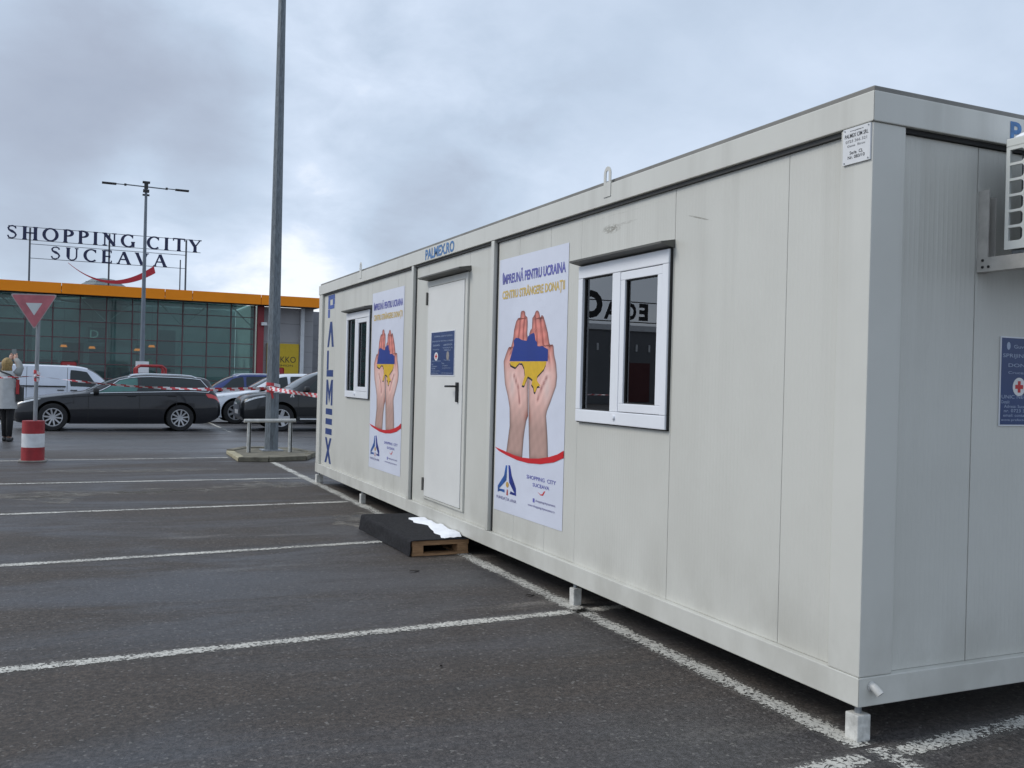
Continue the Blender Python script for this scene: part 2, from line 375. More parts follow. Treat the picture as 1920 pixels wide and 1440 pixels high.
def add_pale_patch(cx, cy, rx, ry, seed):
    r = np.random.default_rng(seed); ph = r.uniform(0, 6, 4); pts = []
    for a in np.linspace(0, 2*math.pi, 49)[:-1]:
        k = 1+.22*math.sin(2*a+ph[0])+.16*math.sin(3*a+ph[1])+.12*math.sin(5*a+ph[2])+.08*math.sin(9*a+ph[3]); pts.append((cx+rx*k*math.cos(a), cy+ry*k*math.sin(a), .0025))
    vs = [(cx, cy, .0025)]+pts
    o = MB().add(vs, [(0, i+1, (i+1) % 48+1) for i in range(48)]).build('pale_patch', PALE_PATCH, fix=False); tag(o, kind='structure')  # pale irregular patch just above the asphalt, broken up by noise
def pale_patch_material():
    m = bpy.data.materials.new('pale_patch'); m.use_nodes = True; n, l = m.node_tree.nodes, m.node_tree.links; b = n['Principled BSDF']; b.inputs['Base Color'].default_value = (.21, .195, .17, 1); b.inputs['Roughness'].default_value = .8
    g = n.new('ShaderNodeNewGeometry'); t = n.new('ShaderNodeTexNoise'); t.inputs['Scale'].default_value = 5; t.inputs['Detail'].default_value = 8; t.inputs['Roughness'].default_value = .75; l.new(g.outputs['Position'], t.inputs['Vector'])
    r = n.new('ShaderNodeMapRange'); r.inputs[1].default_value = .42; r.inputs[2].default_value = .66; r.inputs[3].default_value = .0; r.inputs[4].default_value = .85; l.new(t.outputs[0], r.inputs[0])
    tr = n.new('ShaderNodeBsdfTransparent'); ms = n.new('ShaderNodeMixShader'); l.new(r.outputs[0], ms.inputs[0]); l.new(tr.outputs[0], ms.inputs[1]); l.new(b.outputs[0], ms.inputs[2]); l.new(ms.outputs[0], n['Material Output'].inputs[0]); return m
PALE_PATCH = pale_patch_material()
for q in ((-3.25, 8.85, .30, .32, 1), (-1.95, 9.4, .55, .30, 2), (-2.9, 9.3, 1.1, .28, 3), (-.75, 9.75, .7, .35, 4), (-.3, 6.4, .35, .5, 5), (-.1, -1.2, .5, .25, 6), (-1.45, -.2, .35, .12, 7), (-2.2, 12.0, 1.0, .3, 8)): add_pale_patch(*q)

# ------------------------------------------------------------------ office container
CY = 10.0; CW = 2.45; Z0 = .15; Z1 = 2.69
def text_mesh(s, w, h, sx=None, bold=.0):
    cu = bpy.data.curves.new('t', 'FONT'); cu.body = s; cu.resolution_u = 3; cu.offset = bold
    o = bpy.data.objects.new('t', cu); me = bpy.data.meshes.new_from_object(o)
    bpy.data.objects.remove(o); bpy.data.curves.remove(cu)
    v = np.array([q.co[:] for q in me.vertices]); lo, hi = v.min(0), v.max(0)
    f = [tuple(p.vertices) for p in me.polygons]; bpy.data.meshes.remove(me)
    uv = (v[:, :2]-lo[:2])/(hi[:2]-lo[:2]+1e-9)*np.array([w, h]); return uv, f
def text_on(parent, name, s, place, w, h, m, bold=0.):
    uv, f = text_mesh(s, w, h, bold=bold)
    return MB().add([place(a, b) for a, b in uv], f).build(name, m, parent, fix=False)
def flat(parent, name, pts, m):
    return MB().add(pts, [tuple(range(len(pts)))]).build(name, m, parent, fix=False)

def build_container():
    t = tag(empty('office_container', (0, 0, 0)), 'long pale grey office container with a door and two windows', 'office container')
    pd = .036                                                    # panels sit back from the frame
    # frame
    for (x, y) in ((0, 0), (CW-.19, 0), (0, CY-.19), (CW-.19, CY-.19)):
        MB().box(x+.004, x+.186, y+.004, y+.186, Z0+.121, Z1-.126).build('corner_post', FRAME, t, bevel=.006)
    def rails(name, z0, z1, e):
        i, g = .12, .0004
        for q in ([(-e, -e+g), (-e, CY+e-g), (i, CY-i-g), (i, i+g)], [(CW+e, -e+g), (CW+e, CY+e-g), (CW-i, CY-i-g), (CW-i, i+g)],
                  [(-e+g, -e), (CW+e-g, -e), (CW-i-g, i), (i+g, i)], [(-e+g, CY+e), (CW+e-g, CY+e), (CW-i-g, CY-i), (i+g, CY-i)]):
            MB().prism(q, 'z', z0, z1).build(name, FRAME, t, bevel=.004)
    rails('bottom_rail', Z0, Z0+.12, 0)
    zt = Z1-.125
    rails('top_rail', zt, Z1, .004)
    MB().box(.015, CW-.015, .015, CY-.015, Z1+.001, Z1+.028).build('roof', TRIM, t, bevel=.006)
    MB().box(.13, CW-.13, .13, CY-.13, Z0+.01, Z0+.06).build('floor', mat('floor_board', (.2, .17, .13), .7), t)
    MB().box(.13, CW-.13, .13, CY-.13, Z1-.09, Z1-.05).build('ceiling', mat('ceiling_board', (.5, .5, .48), .7), t)
    # dark gutter gap under the top rails
    GUT = mat('gutter_grey', (.09, .09, .088), .7)
    MB().box(.018, .05, .19, CY-.19, zt-.020, zt-.001).build('gutter_gap', GUT, t)
    MB().box(.19, CW-.19, .018, .05, zt-.020, zt-.001).build('gutter_gap', DARK, t)
    zb, zp = Z0+.121, zt-.021
    def panel(y0, y1, z0=zb, z1=zp, holes=None):
        m = MB(); g = .0013
        if holes:
            a, b, c, d = holes
            m.box(pd, pd+.06, y0+g, a, z0, z1); m.box(pd, pd+.06, b, y1-g, z0, z1); m.box(pd, pd+.06, a, b, z0, c); m.box(pd, pd+.06, a, b, d, z1)
        else: m.box(pd, pd+.06, y0+g, y1-g, z0, z1)
        return m.build('wall_panel', WALL_L, t, bevel=.0025 if not holes else 0)
    wins = [(1.487, 2.532, 1.208, 2.215), (7.505, 8.525, 1.213, 2.230)]
    ed = [.19, .546, 1.508, 3.52, 3.52, 3.93]
    for i in range(len(ed)-1):
        panel(ed[i], ed[i+1]) if i in (0, 4) else None
    w = wins[0]
    panel(.546, 1.47)
    panel(1.47, 2.552, holes=(w[0]+.04, w[1]-.04, w[2]+.05, w[3]-.05)); panel(2.552, 3.0)
    panel(3.0, 3.52)
    for y0, y1 in ((3.99, 4.52), (5.56, 5.93), (5.99, 6.52), (6.52, 7.485), (8.545, 9.2), (9.2, 9.81)): panel(y0, y1)
    panel(7.485, 8.545, holes=(wins[1][0]+.04, wins[1][1]-.04, wins[1][2]+.05, wins[1][3]-.05))
    panel(4.52, 5.56, z0=2.375); panel(4.52, 5.56, z1=.335)
    for y in (3.93, 5.93):
        MB().box(.0, .07, y, y+.06, zb, zt-.001).build('joint_strip', FRAME, t, bevel=.004)
        MB().box(.030, .05, y-.022, y-.001, zb, zp).build('joint_shade', DARK, t)  # dark strip paints the shaded near side of the joint strip
    # end wall facing the camera, far end and back wall
    for x0, x1 in ((.19, .655), (.655, 1.65), (1.65, CW-.19)):
        MB().box(x0+.0025, x1-.0025, pd, pd+.06, zb, zp).build('wall_panel', WALL_E, t, bevel=.0025)
        MB().box(x0+.0025, x1-.0025, CY-pd-.06, CY-pd, zb, zt).build('wall_panel', WALL_E, t)
    me = MB().box(CW-pd-.06, CW-pd, .0025, .9575, zb, zt).mesh('wall_panel', WALL_L)
    for i in range(10): linked('wall_panel', me, t, (0, .2+i*.962, 0))
    # door
    dm = mat('door_paint', (.72, .72, .695), .38, var=.06, vscale=2)
    MB().box(.018, .09, 4.522, 4.575, .336, 2.374).box(.018, .09, 5.505, 5.557, .336, 2.374).box(.018, .09, 4.576, 5.504, 2.32, 2.374).box(.018, .09, 4.576, 5.504, .336, .355).build('door_frame', FRAME, t, bevel=.003)
    door = MB().box(.012, .06, 4.580, 5.500, .360, 2.315).build('door', dm, t, bevel=.003)
    h = MB().box(-.008, .0115, 4.655, 4.692, 1.265, 1.435).build('handle', BLACKP, door, bevel=.004)
    MB().tube([(-.005, 4.674, 1.40), (-.05, 4.674, 1.40), (-.055, 4.69, 1.40), (-.055, 4.81, 1.398)], .0095, 8).build('lever', BLACKP, h, smooth=50)
    for z in (.47, 2.21): MB().tube([(.004, 5.515, z-.06), (.004, 5.515, z+.06)], .011, 8).build('hinge', AWN, door, smooth=50)
    MB().prism([(-.075, 2.395), (-.075, 2.407), (pd, 2.425), (pd, 2.38)], 'y', 4.49, 5.57).build('drip_cap', AWN, t)
    # windows
    gl = glass_material('window_glass', (.42, .45, .46), 2.3)
    for (a, b, c, d) in wins:
        win = MB()
        fs, ft, fb = .058, .080, .078; x0, x1 = .008, .075
        win.box(x0, x1, a, b, c, c+fb).box(x0, x1, a, b, d-ft, d).box(x0, x1, a, a+fs, c+fb+.001, d-ft-.001).box(x0, x1, b-fs, b, c+fb+.001, d-ft-.001)
        wf = win.build('window', PVC, t, bevel=.005)
        m0, m1 = a+.518, a+.612; mid = a+.52
        MB().box(x0+.003, x1, m0, m1, c+fb+.001, d-ft-.001).build('mullion', PVC, wf, bevel=.004)
        # opening sash on the near side
        s0, s1, q0, q1 = a+fs+.004, m0-.004, c+fb+.004, d-ft-.004; sw = .050
        MB().box(x0+.004, x1, s0, s1, q0, q0+sw).box(x0+.004, x1, s0, s1, q1-sw, q1).box(x0+.004, x1, s0, s0+sw, q0+sw, q1-sw).box(x0+.004, x1, s1-sw, s1, q0+sw, q1-sw).build('sash', PVC, wf, bevel=.004)
        for y0, y1, z0, z1, xx in ((s0+sw, s1-sw, q0+sw, q1-sw, .034), (m1, b-fs, c+fb, d-ft, .036)):
            MB().box(xx, xx+.006, y0+.004, y1-.004, z0+.004, z1-.004).build('pane', gl, wf)
            g = .007
            MB().box(xx-.010, xx-.001, y0, y0+g, z0, z1).box(xx-.010, xx-.001, y1-g, y1, z0, z1).box(xx-.010, xx-.001, y0+g, y1-g, z0, z0+g).box(xx-.010, xx-.001, y0+g, y1-g, z1-g, z1).build('gasket', GASK_SHADE, wf)
        MB().tube([(x0+.001, mid+.03, c+.045), (x0-.012, mid+.03, c+.045)], .014, 10).build('drain_cap', PVC, wf, smooth=50)
        MB().prism([(-.055, d+.022), (-.055, d+.034), (pd, d+.05), (pd, d+.004)], 'y', a-.02, b+.012).build('drip_cap', AWN, t)
        MB().box(.02, .05, a-.006, a-.001, c-.006, d+.003).box(.02, .05, a-.006, b, c-.006, c-.001).build('frame_shade_line', DARK, wf)  # dark strips on two sides paint the window frame's shadow line
    # lifting lugs with a slot
    for y in (2.16, 7.86):
        for x in (-.009, CW+.004):
            m = MB(); W_, Hh = .042, .16; o_, i_ = [], []
            for k in range(25):
                q = math.pi*k/24; o_.append((W_*math.cos(q), .062+W_*math.sin(q)*1.1)); i_.append((.017*math.cos(q), .066+.017*math.sin(q)))
            o_ = [(W_, -.08)]+o_+[(-W_, -.08)]; i_ = [(.017, 0.012)]+i_+[(-.017, 0.012)]
            for dx in (0, .006):
                m.add([(x+dx, y+p[0], Z1+p[1]) for p in o_+i_], [(k, k+1, len(o_)+k+1, len(o_)+k) for k in range(len(o_)-1)])
            for lst in (o_, i_): m.grid([[(x, y+p[0], Z1+p[1]) for p in lst], [(x+.006, y+p[0], Z1+p[1]) for p in lst]])
            m.add([(x, y-W_, Z1-.08), (x, y+W_, Z1-.08), (x, y+.017, Z1+.012), (x, y-.017, Z1+.012)], [(0, 1, 2, 3)])
            m.build('lifting_lug', FRAME, t)
    # drain elbow at the near corner
    MB().tube([(.07, .0, .232), (.07, -.012, .232), (.076, -.034, .216), (.079, -.042, .208)], .017, 14, cap=False).tube([(.07, -.001, .232), (.07, -.004, .232)], .023, 14).tube([(.0755, -.032, .218), (.0788, -.0415, .2085)], .014, 12, mi=1).build('drain_pipe', [mat('aged_pvc', (.55, .55, .53), .45, var=.2, vscale=20), GASK_SHADE], t, smooth=50)
    # feet: screw jacks on pale blocks
    for x, y, q in ((.045, .045, .036), (.045, 2.53, .030), (.045, 5.05, .030), (.045, 7.72, .03), (.05, CY-.05, .045), (CW-.05, .05, .04), (CW-.05, 3.3, .03), (CW-.05, 6.6, .03), (CW-.05, CY-.05, .04)):
        lg = MB().tube([(x, y, .10), (x, y, Z0+.004)], .015, 8).build('levelling_leg', GALV, t)
        MB().box(x-q, x+q, y-q, y+q, .001, .112).build('foot_block', mat('foot_block_paint', (.60, .595, .56), .6, var=.35, vscale=18, bump=.4, bscale=40), lg, bevel=.006)
    # stencilled letters on the far panel (read downwards) and on the rails
    X = pd-.0012; yl, yr = 9.60, 9.24
    def st(name, polys, m=BLUE):
        mb = MB()
        for i, p in enumerate(polys): mb.add([(X-.0003*i, q[0], q[1]) for q in p], [tuple(range(len(p)))])
        mb.build(name, m, t, fix=False)
    def box2(u0, u1, v0, v1, z0, z1):   # u from left 0 to right 1
        Y = lambda u: yl+(yr-yl)*u
        Zf = lambda v: z0+(z1-z0)*v
        return [(Y(u0), Zf(v0)), (Y(u1), Zf(v0)), (Y(u1), Zf(v1)), (Y(u0), Zf(v1))]
    def slant(pts, z0, z1): return [(yl+(yr-yl)*u, z0+(z1-z0)*v) for u, v in pts]
    z0, z1 = 2.235, 2.53
    st('stencil_letter', [box2(0, .30, 0, .38, z0, z1), box2(0, .30, .40, 1, z0, z1), box2(.31, 1, .80, 1, z0, z1), box2(.31, .95, .38, .55, z0, z1), box2(.70, 1, .56, .79, z0, z1)], mat('worn_blue_stencil', (.05, .10, .36), .5, var=.3, vscale=20))
    z0, z1 = 1.845, 2.18
    st('stencil_letter', [slant([(0, 0), (.27, 0), (.66, .98), (.36, 1)], z0, z1), slant([(.70, 0), (1, 0), (.68, 1), (.40, .98)], z0, z1)])
    z0, z1 = 1.455, 1.80
    st('stencil_letter', [box2(0, .28, .26, 1, z0, z1), box2(0, 1, 0, .25, z0, z1)])
    z0, z1 = 1.08, 1.415
    st('stencil_letter', [slant([(0, 0), (.25, 0), (.25, 1), (0, 1)], z0, z1), slant([(.75, 0), (1, 0), (1, 1), (.75, 1)], z0, z1), slant([(.26, 1), (.26, .62), (.50, .06), (.62, .30)], z0, z1), slant([(.74, 1), (.74, .62), (.50, .06), (.38, .30)], z0, z1)])
    z0, z1 = .685, 1.04
    st('stencil_letter', [box2(.02, 1, a, a+.22, z0, z1) for a in (.02, .39, .76)])
    z0, z1 = .315, .65
    st('stencil_letter', [slant([(0, 0), (.28, 0), (1, 1), (.72, 1)], z0, z1), slant([(.72, 0), (1, 0), (.28, 1), (0, 1)], z0, z1)])
    text_on(t, 'rail_lettering', 'PALMEX.RO', lambda u, v: (-.0055, 5.57-u, 2.577+v), .765, .100, LBLUE, bold=.035)
    text_on(t, 'rail_lettering', 'PALMEX.RO', lambda u, v: (.800+u, -.0055, 2.577+v), .765, .095, LBLUE, bold=.035)
    return t
CONT = build_container()

# maker's plate
def build_plate():
    t = tag(MB().box(-.0045, -.0015+.005, .012, .165, 2.409, 2.561).build('serial_plate', mat('plate_white', (.72, .73, .74), .35)), "small white maker's plate on the near corner post", 'plate')
    ink = mat('plate_ink', (.03, .03, .035), .5)
    P = lambda u0, z0: (lambda u, v: (-.0052, u0-u, z0+v))
    for s, u0, z0, w, h in (('www.palmex.ro', .125, 2.544, .075, .007), ('PALMEX CIM SRL', .155, 2.520, .132, .017), ('0723 366 321', .150, 2.499, .12, .012), ('Gama  Birou', .140, 2.481, .10, .010), ('Seria  CL', .125, 2.449, .075, .014), ('Nr. 083/10', .135, 2.430, .095, .014)):
        text_on(t, 'print_line', s, P(u0, z0), w, h, ink if z0 > 2.51 or z0 < 2.46 else mat('plate_grey_ink', (.22, .22, .23), .5), .012)
    for y, z in ((.022, 2.417), (.155, 2.417), (.022, 2.553), (.155, 2.553)): MB().tube([(-.0045, y, z), (-.007, y, z)], .003, 8).build('rivet', GALV, t)
build_plate()

# ------------------------------------------------------------------ banners
D = dict(
 left=[(3.671,.903),(3.645,1.01),(3.618,1.115),(3.63,1.26),(3.665,1.336),(3.727,1.435),(3.751,1.54),(3.761,1.609),(3.73,1.654),(3.688,1.704),(3.662,1.719),(3.632,1.712),(3.611,1.748),(3.594,1.779),(3.582,1.846),(3.549,1.907),(3.507,1.935),(3.476,1.931),(3.468,1.975),(3.432,1.992),(3.395,1.971),(3.386,1.944),(3.351,1.929),(3.343,1.889),(3.349,1.81),(3.334,1.758),(3.32,1.584),(3.298,1.206),(3.327,1.169),(3.348,1.104),(3.367,1.028),(3.382,.89),(3.669,.89)],
 right=[(3.288,1.206),(3.28,1.107),(3.258,.89),(2.955,.89),(2.976,1.082),(3.004,1.218),(2.992,1.253),(2.932,1.333),(2.863,1.429),(2.851,1.498),(2.868,1.58),(2.899,1.642),(2.918,1.713),(2.944,1.726),(2.97,1.714),(2.982,1.731),(3.009,1.802),(3.045,1.863),(3.086,1.924),(3.115,1.936),(3.131,1.909),(3.155,1.953),(3.19,1.978),(3.223,1.957),(3.232,1.936),(3.265,1.925),(3.27,1.843),(3.295,1.831),(3.314,1.801),(3.323,1.758),(3.316,1.584)],
 blue=[(3.649,1.609),(3.625,1.648),(3.595,1.702),(3.575,1.728),(3.583,1.765),(3.541,1.784),(3.487,1.78),(3.444,1.766),(3.351,1.756),(3.333,1.788),(3.283,1.804),(3.234,1.811),(3.219,1.797),(3.206,1.757),(3.176,1.74),(3.17,1.714),(3.131,1.709),(3.093,1.713),(2.997,1.686),(2.997,1.603)],
 yellow=[(3.644,1.606),(3.626,1.58),(3.538,1.562),(3.466,1.596),(3.418,1.591),(3.381,1.557),(3.366,1.505),(3.414,1.43),(3.373,1.426),(3.316,1.496),(3.264,1.483),(3.234,1.471),(3.252,1.441),(3.217,1.42),(3.204,1.385),(3.184,1.381),(3.153,1.425),(3.105,1.43),(3.165,1.467),(3.157,1.497),(3.055,1.548),(3.024,1.581),(3.02,1.603)],
 swoosh=[(3.888,.939),(3.672,.917),(3.518,.902),(3.377,.896),(3.221,.902),(3.095,.913),(2.937,.937),(2.813,.965),(2.722,.998),(2.722,.948),(2.863,.906),(3.074,.875),(3.278,.864),(3.474,.87),(3.67,.892),(3.808,.913)],
 logol=[(3.671,.812),(3.644,.815),(3.653,.701),(3.789,.622),(3.687,.625),(3.68,.603),(3.77,.606),(3.81,.595),(3.813,.642),(3.699,.732)],
 logor=[(3.622,.817),(3.594,.819),(3.557,.742),(3.477,.657),(3.469,.601),(3.586,.603),(3.572,.625),(3.501,.619),(3.602,.689)],
 gaps=[[(3.473,1.927),(3.481,1.851),(3.5,1.781)],[(3.395,1.931),(3.413,1.849),(3.413,1.765)],[(3.22,1.931),(3.201,1.84),(3.171,1.731)],[(3.133,1.909),(3.108,1.814),(3.074,1.716)],[(2.981,1.726),(2.985,1.623),(2.971,1.54)],[(3.634,1.712),(3.629,1.63)],[(3.56,1.50),(3.47,1.40),(3.45,1.30)],[(3.0,1.5),(3.1,1.40),(3.14,1.33)]])
def segdist(p, a, b):
    a, b, p = map(np.array, (a, b, p)); t = np.clip(np.dot(p-a, b-a)/max(1e-9, np.dot(b-a, b-a)), 0, 1); return np.linalg.norm(p-a-t*(b-a))
def skin(p, e, w):
    """printed skin tone at p; e = distance to the hand's outline"""
    y, z = p; lerp = lambda a, b, t: a+(b-a)*np.clip(t, 0, 1)
    fing, palm, arm = np.array((.66, .225, .18)), np.array((.76, .47, .41)), np.array((.47, .30, .255))
    c = lerp(palm, fing, (z-1.52)/.22); c = lerp(arm, c, (z-1.12)/.22)
    for h in ((3.59, 1.42), (3.0, 1.42)):
        c = lerp(c, np.array((.70, .57, .53)), .7*math.exp(-((y-h[0])/.05)**2-((z-h[1])/.10)**2))
    c = lerp(c, np.array((.42, .10, .06)), .75*math.exp(-((y-3.305)/.05)**2-((z-1.20)/.05)**2))
    c = c*(.74+.26*min(1, e/.055))*(1+.07*math.sin(y*61+z*17)*math.sin(z*43-y*13))
    g = min(segdist(p, a, b) for q in D['gaps'] for a, b in zip(q[:-1], q[1:]))
    c = c*(1-np.array((.52, .72, .72))*math.exp(-(g/.011)**2))*(1+.16*math.exp(-((g-.03)/.014)**2))
    if z > 1.72: c = c*(1+.22*math.sin((z-1.72)*75+y*9)*.5)
    c = c*(1-.55*math.exp(-(e/.016)**2)); return c
def hand_mesh(poly, name):
    P = np.array(poly); zs = np.arange(P[:, 1].min()+.004, P[:, 1].max(), .0125); vs, fs, cs = [], [], []
    def spans(z):
        xs = []
        for a, b in zip(P, np.roll(P, -1, 0)):
            if (a[1] > z) != (b[1] > z): xs.append(a[0]+(z-a[1])/(b[1]-a[1])*(b[0]-a[0]))
        xs.sort(reverse=True); return list(zip(xs[::2], xs[1::2]))
    segs = list(zip(poly, poly[1:]+poly[:1])); K = 14; prev = None
    for z in zs:
        cur = []
        for (a, b) in spans(z):
            k0 = len(vs)
            for i in range(K+1):
                y = a+(b-a)*i/K; vs.append((0, y, z)); cs.append(skin((y, z), min(segdist((y, z), *s) for s in segs), abs(a-b)))
            cur.append((a, b, k0))
        if prev is not None:
            for a, b, k in cur:
                best = max(prev, key=lambda q: min(a, q[0])-max(b, q[1]))
                if min(a, best[0])-max(b, best[1]) > 0:
                    kk = best[2]; fs += [(kk+i, kk+i+1, k+i+1, k+i) for i in range(K)]
        prev = cur
    me = bpy.data.meshes.new(name); me.from_pydata(vs, [], fs)
    at = me.color_attributes.new('print', 'FLOAT_COLOR', 'POINT')
    at.data.foreach_set('color', np.c_[np.array(cs), np.ones(len(cs))].astype(np.float32).ravel()); me.materials.append(vcol_material('skin_print') if 'skin_print' not in bpy.data.materials else bpy.data.materials['skin_print'])
    return me
def fill(pts, name, m, parent):
    from mathutils.geometry import tessellate_polygon
    return MB().add(pts, [tuple(f) for f in tessellate_polygon([[Vector(p) for p in pts]])]).build(name, m, parent, fix=False)
def build_banner():
    x = .0335; y0, y1, z0, z1 = 2.722, 3.885, .452, 2.402
    t = MB()
    ys = np.linspace(y0, y1, 40); zs = np.linspace(z0, z1, 60)
    rip = lambda y, z: .0011*math.sin(9*y+23*z)*math.sin(7*z+3*y)*(min(1, (y-y0)/.05, (y1-y)/.05, (z-z0)/.05, (z1-z)/.05))
    t.grid([[(x-abs(rip(y, z)), y, z) for y in ys] for z in zs])
    pm = mat('banner_vinyl', (.66, .69, .79), .38, var=.06, vscale=2, bump=.25, bscale=9)
    b = t.build('banner', pm, smooth=60)
    tag(b, 'white aid banner of cupped hands between the window and the middle joint, nearest the camera', 'banner', 'aid banners on the container wall')
    X = x-.0016
    for k in ('left', 'right'):
        linked('printed_hand', hand_mesh(D[k], 'printed_hand'), b, (X, 0, 0))
    bl, ye, bk = mat('flag_blue', (.008, .034, .24), .4, var=.1), mat('flag_yellow', (.72, .45, .02), .4, var=.12, vscale=20), mat('print_black', (.02, .017, .015), .5)
    for name, key, m, dx, dy, dz in (('map_shadow', 'yellow', bk, .0004, .006, -.014), ('map_blue_half', 'blue', bl, .0008, 0, 0), ('map_yellow_half', 'yellow', ye, .0012, 0, 0)):
        fill([(X-dx, q[0]+dy, q[1]+dz) for q in D[key]], name, m, b)
    def tri(name, key, m, dx):
        return fill([(X-dx, *q) for q in (D[key] if isinstance(key, str) else key)], name, m, b)
    rd = mat('print_red', (.58, .012, .018), .4, var=.05)
    tri('red_swoosh', 'swoosh', rd, .0016)
    # white below the swoosh covers the forearms' lower ends
    tri('logo_ribbon', 'logol', mat('logo_blue', (.03, .12, .42), .4, var=.6, vscale=9), .0006); tri('logo_ribbon', 'logor', mat('logo_dark_blue', (.018, .035, .26), .4, var=.6, vscale=9), .0006)
    tri('logo_dot', [(3.635+.026*math.cos(a), .668+.022*math.sin(a)) for a in np.linspace(0, 6.28, 17)[:-1]], mat('logo_gold', (.55, .33, .08), .4), .0006)
    tri('logo_figure', [(3.641, .632), (3.625, .632), (3.617, .588), (3.648, .588)], mat('logo_red', (.45, .07, .06), .4), .0006)
    pu = mat('print_violet', (.12, .12, .42), .45, var=.2); yt = mat('print_ochre', (.66, .47, .13), .45, var=.15); gr = mat('print_grey_violet', (.20, .19, .36), .45)
    Pl = lambda yl, zb: (lambda u, v: (X-.0006, yl-u, zb+v))
    text_on(b, 'headline', 'ÎMPREUNĂ PENTRU UCRAINA', Pl(3.822, 2.205), 1.062, .100, pu, .030)
    text_on(b, 'headline', 'CENTRU STRÂNGERE DONAȚII', Pl(3.815, 2.070), 1.048, .100, yt, .030)
    text_on(b, 'logo_caption', 'FUNDAȚIA ANA', Pl(3.831, .538), .365, .032, gr, .01)
    text_on(b, 'print_line', 'SHOPPING  CITY', Pl(3.294, .752), .468, .028, pu, .012); text_on(b, 'print_line', 'SUCEAVA', Pl(3.19, .705), .265, .026, pu, .012)
    tri('small_swoosh', [(3.11, .676), (3.06, .655), (3.02, .657), (2.985, .692), (3.005, .690), (3.03, .667), (3.06, .662)], rd, .0006)
    tri('social_badge', [(3.182, .621), (3.153, .621), (3.153, .592), (3.182, .592)], pu, .0006)
    text_on(b, 'print_line', 'shoppingcitysuceava', Pl(3.14, .596), .312, .022, gr, .006); text_on(b, 'print_line', 'www.shoppingcitysuceava.ro', Pl(3.262, .553), .426, .022, gr, .006)
    c = copy_tree(b); c.location = (0, 3.578, 0)
    c['label'] = 'white aid banner of cupped hands beside the far window, left of the door'
build_banner()

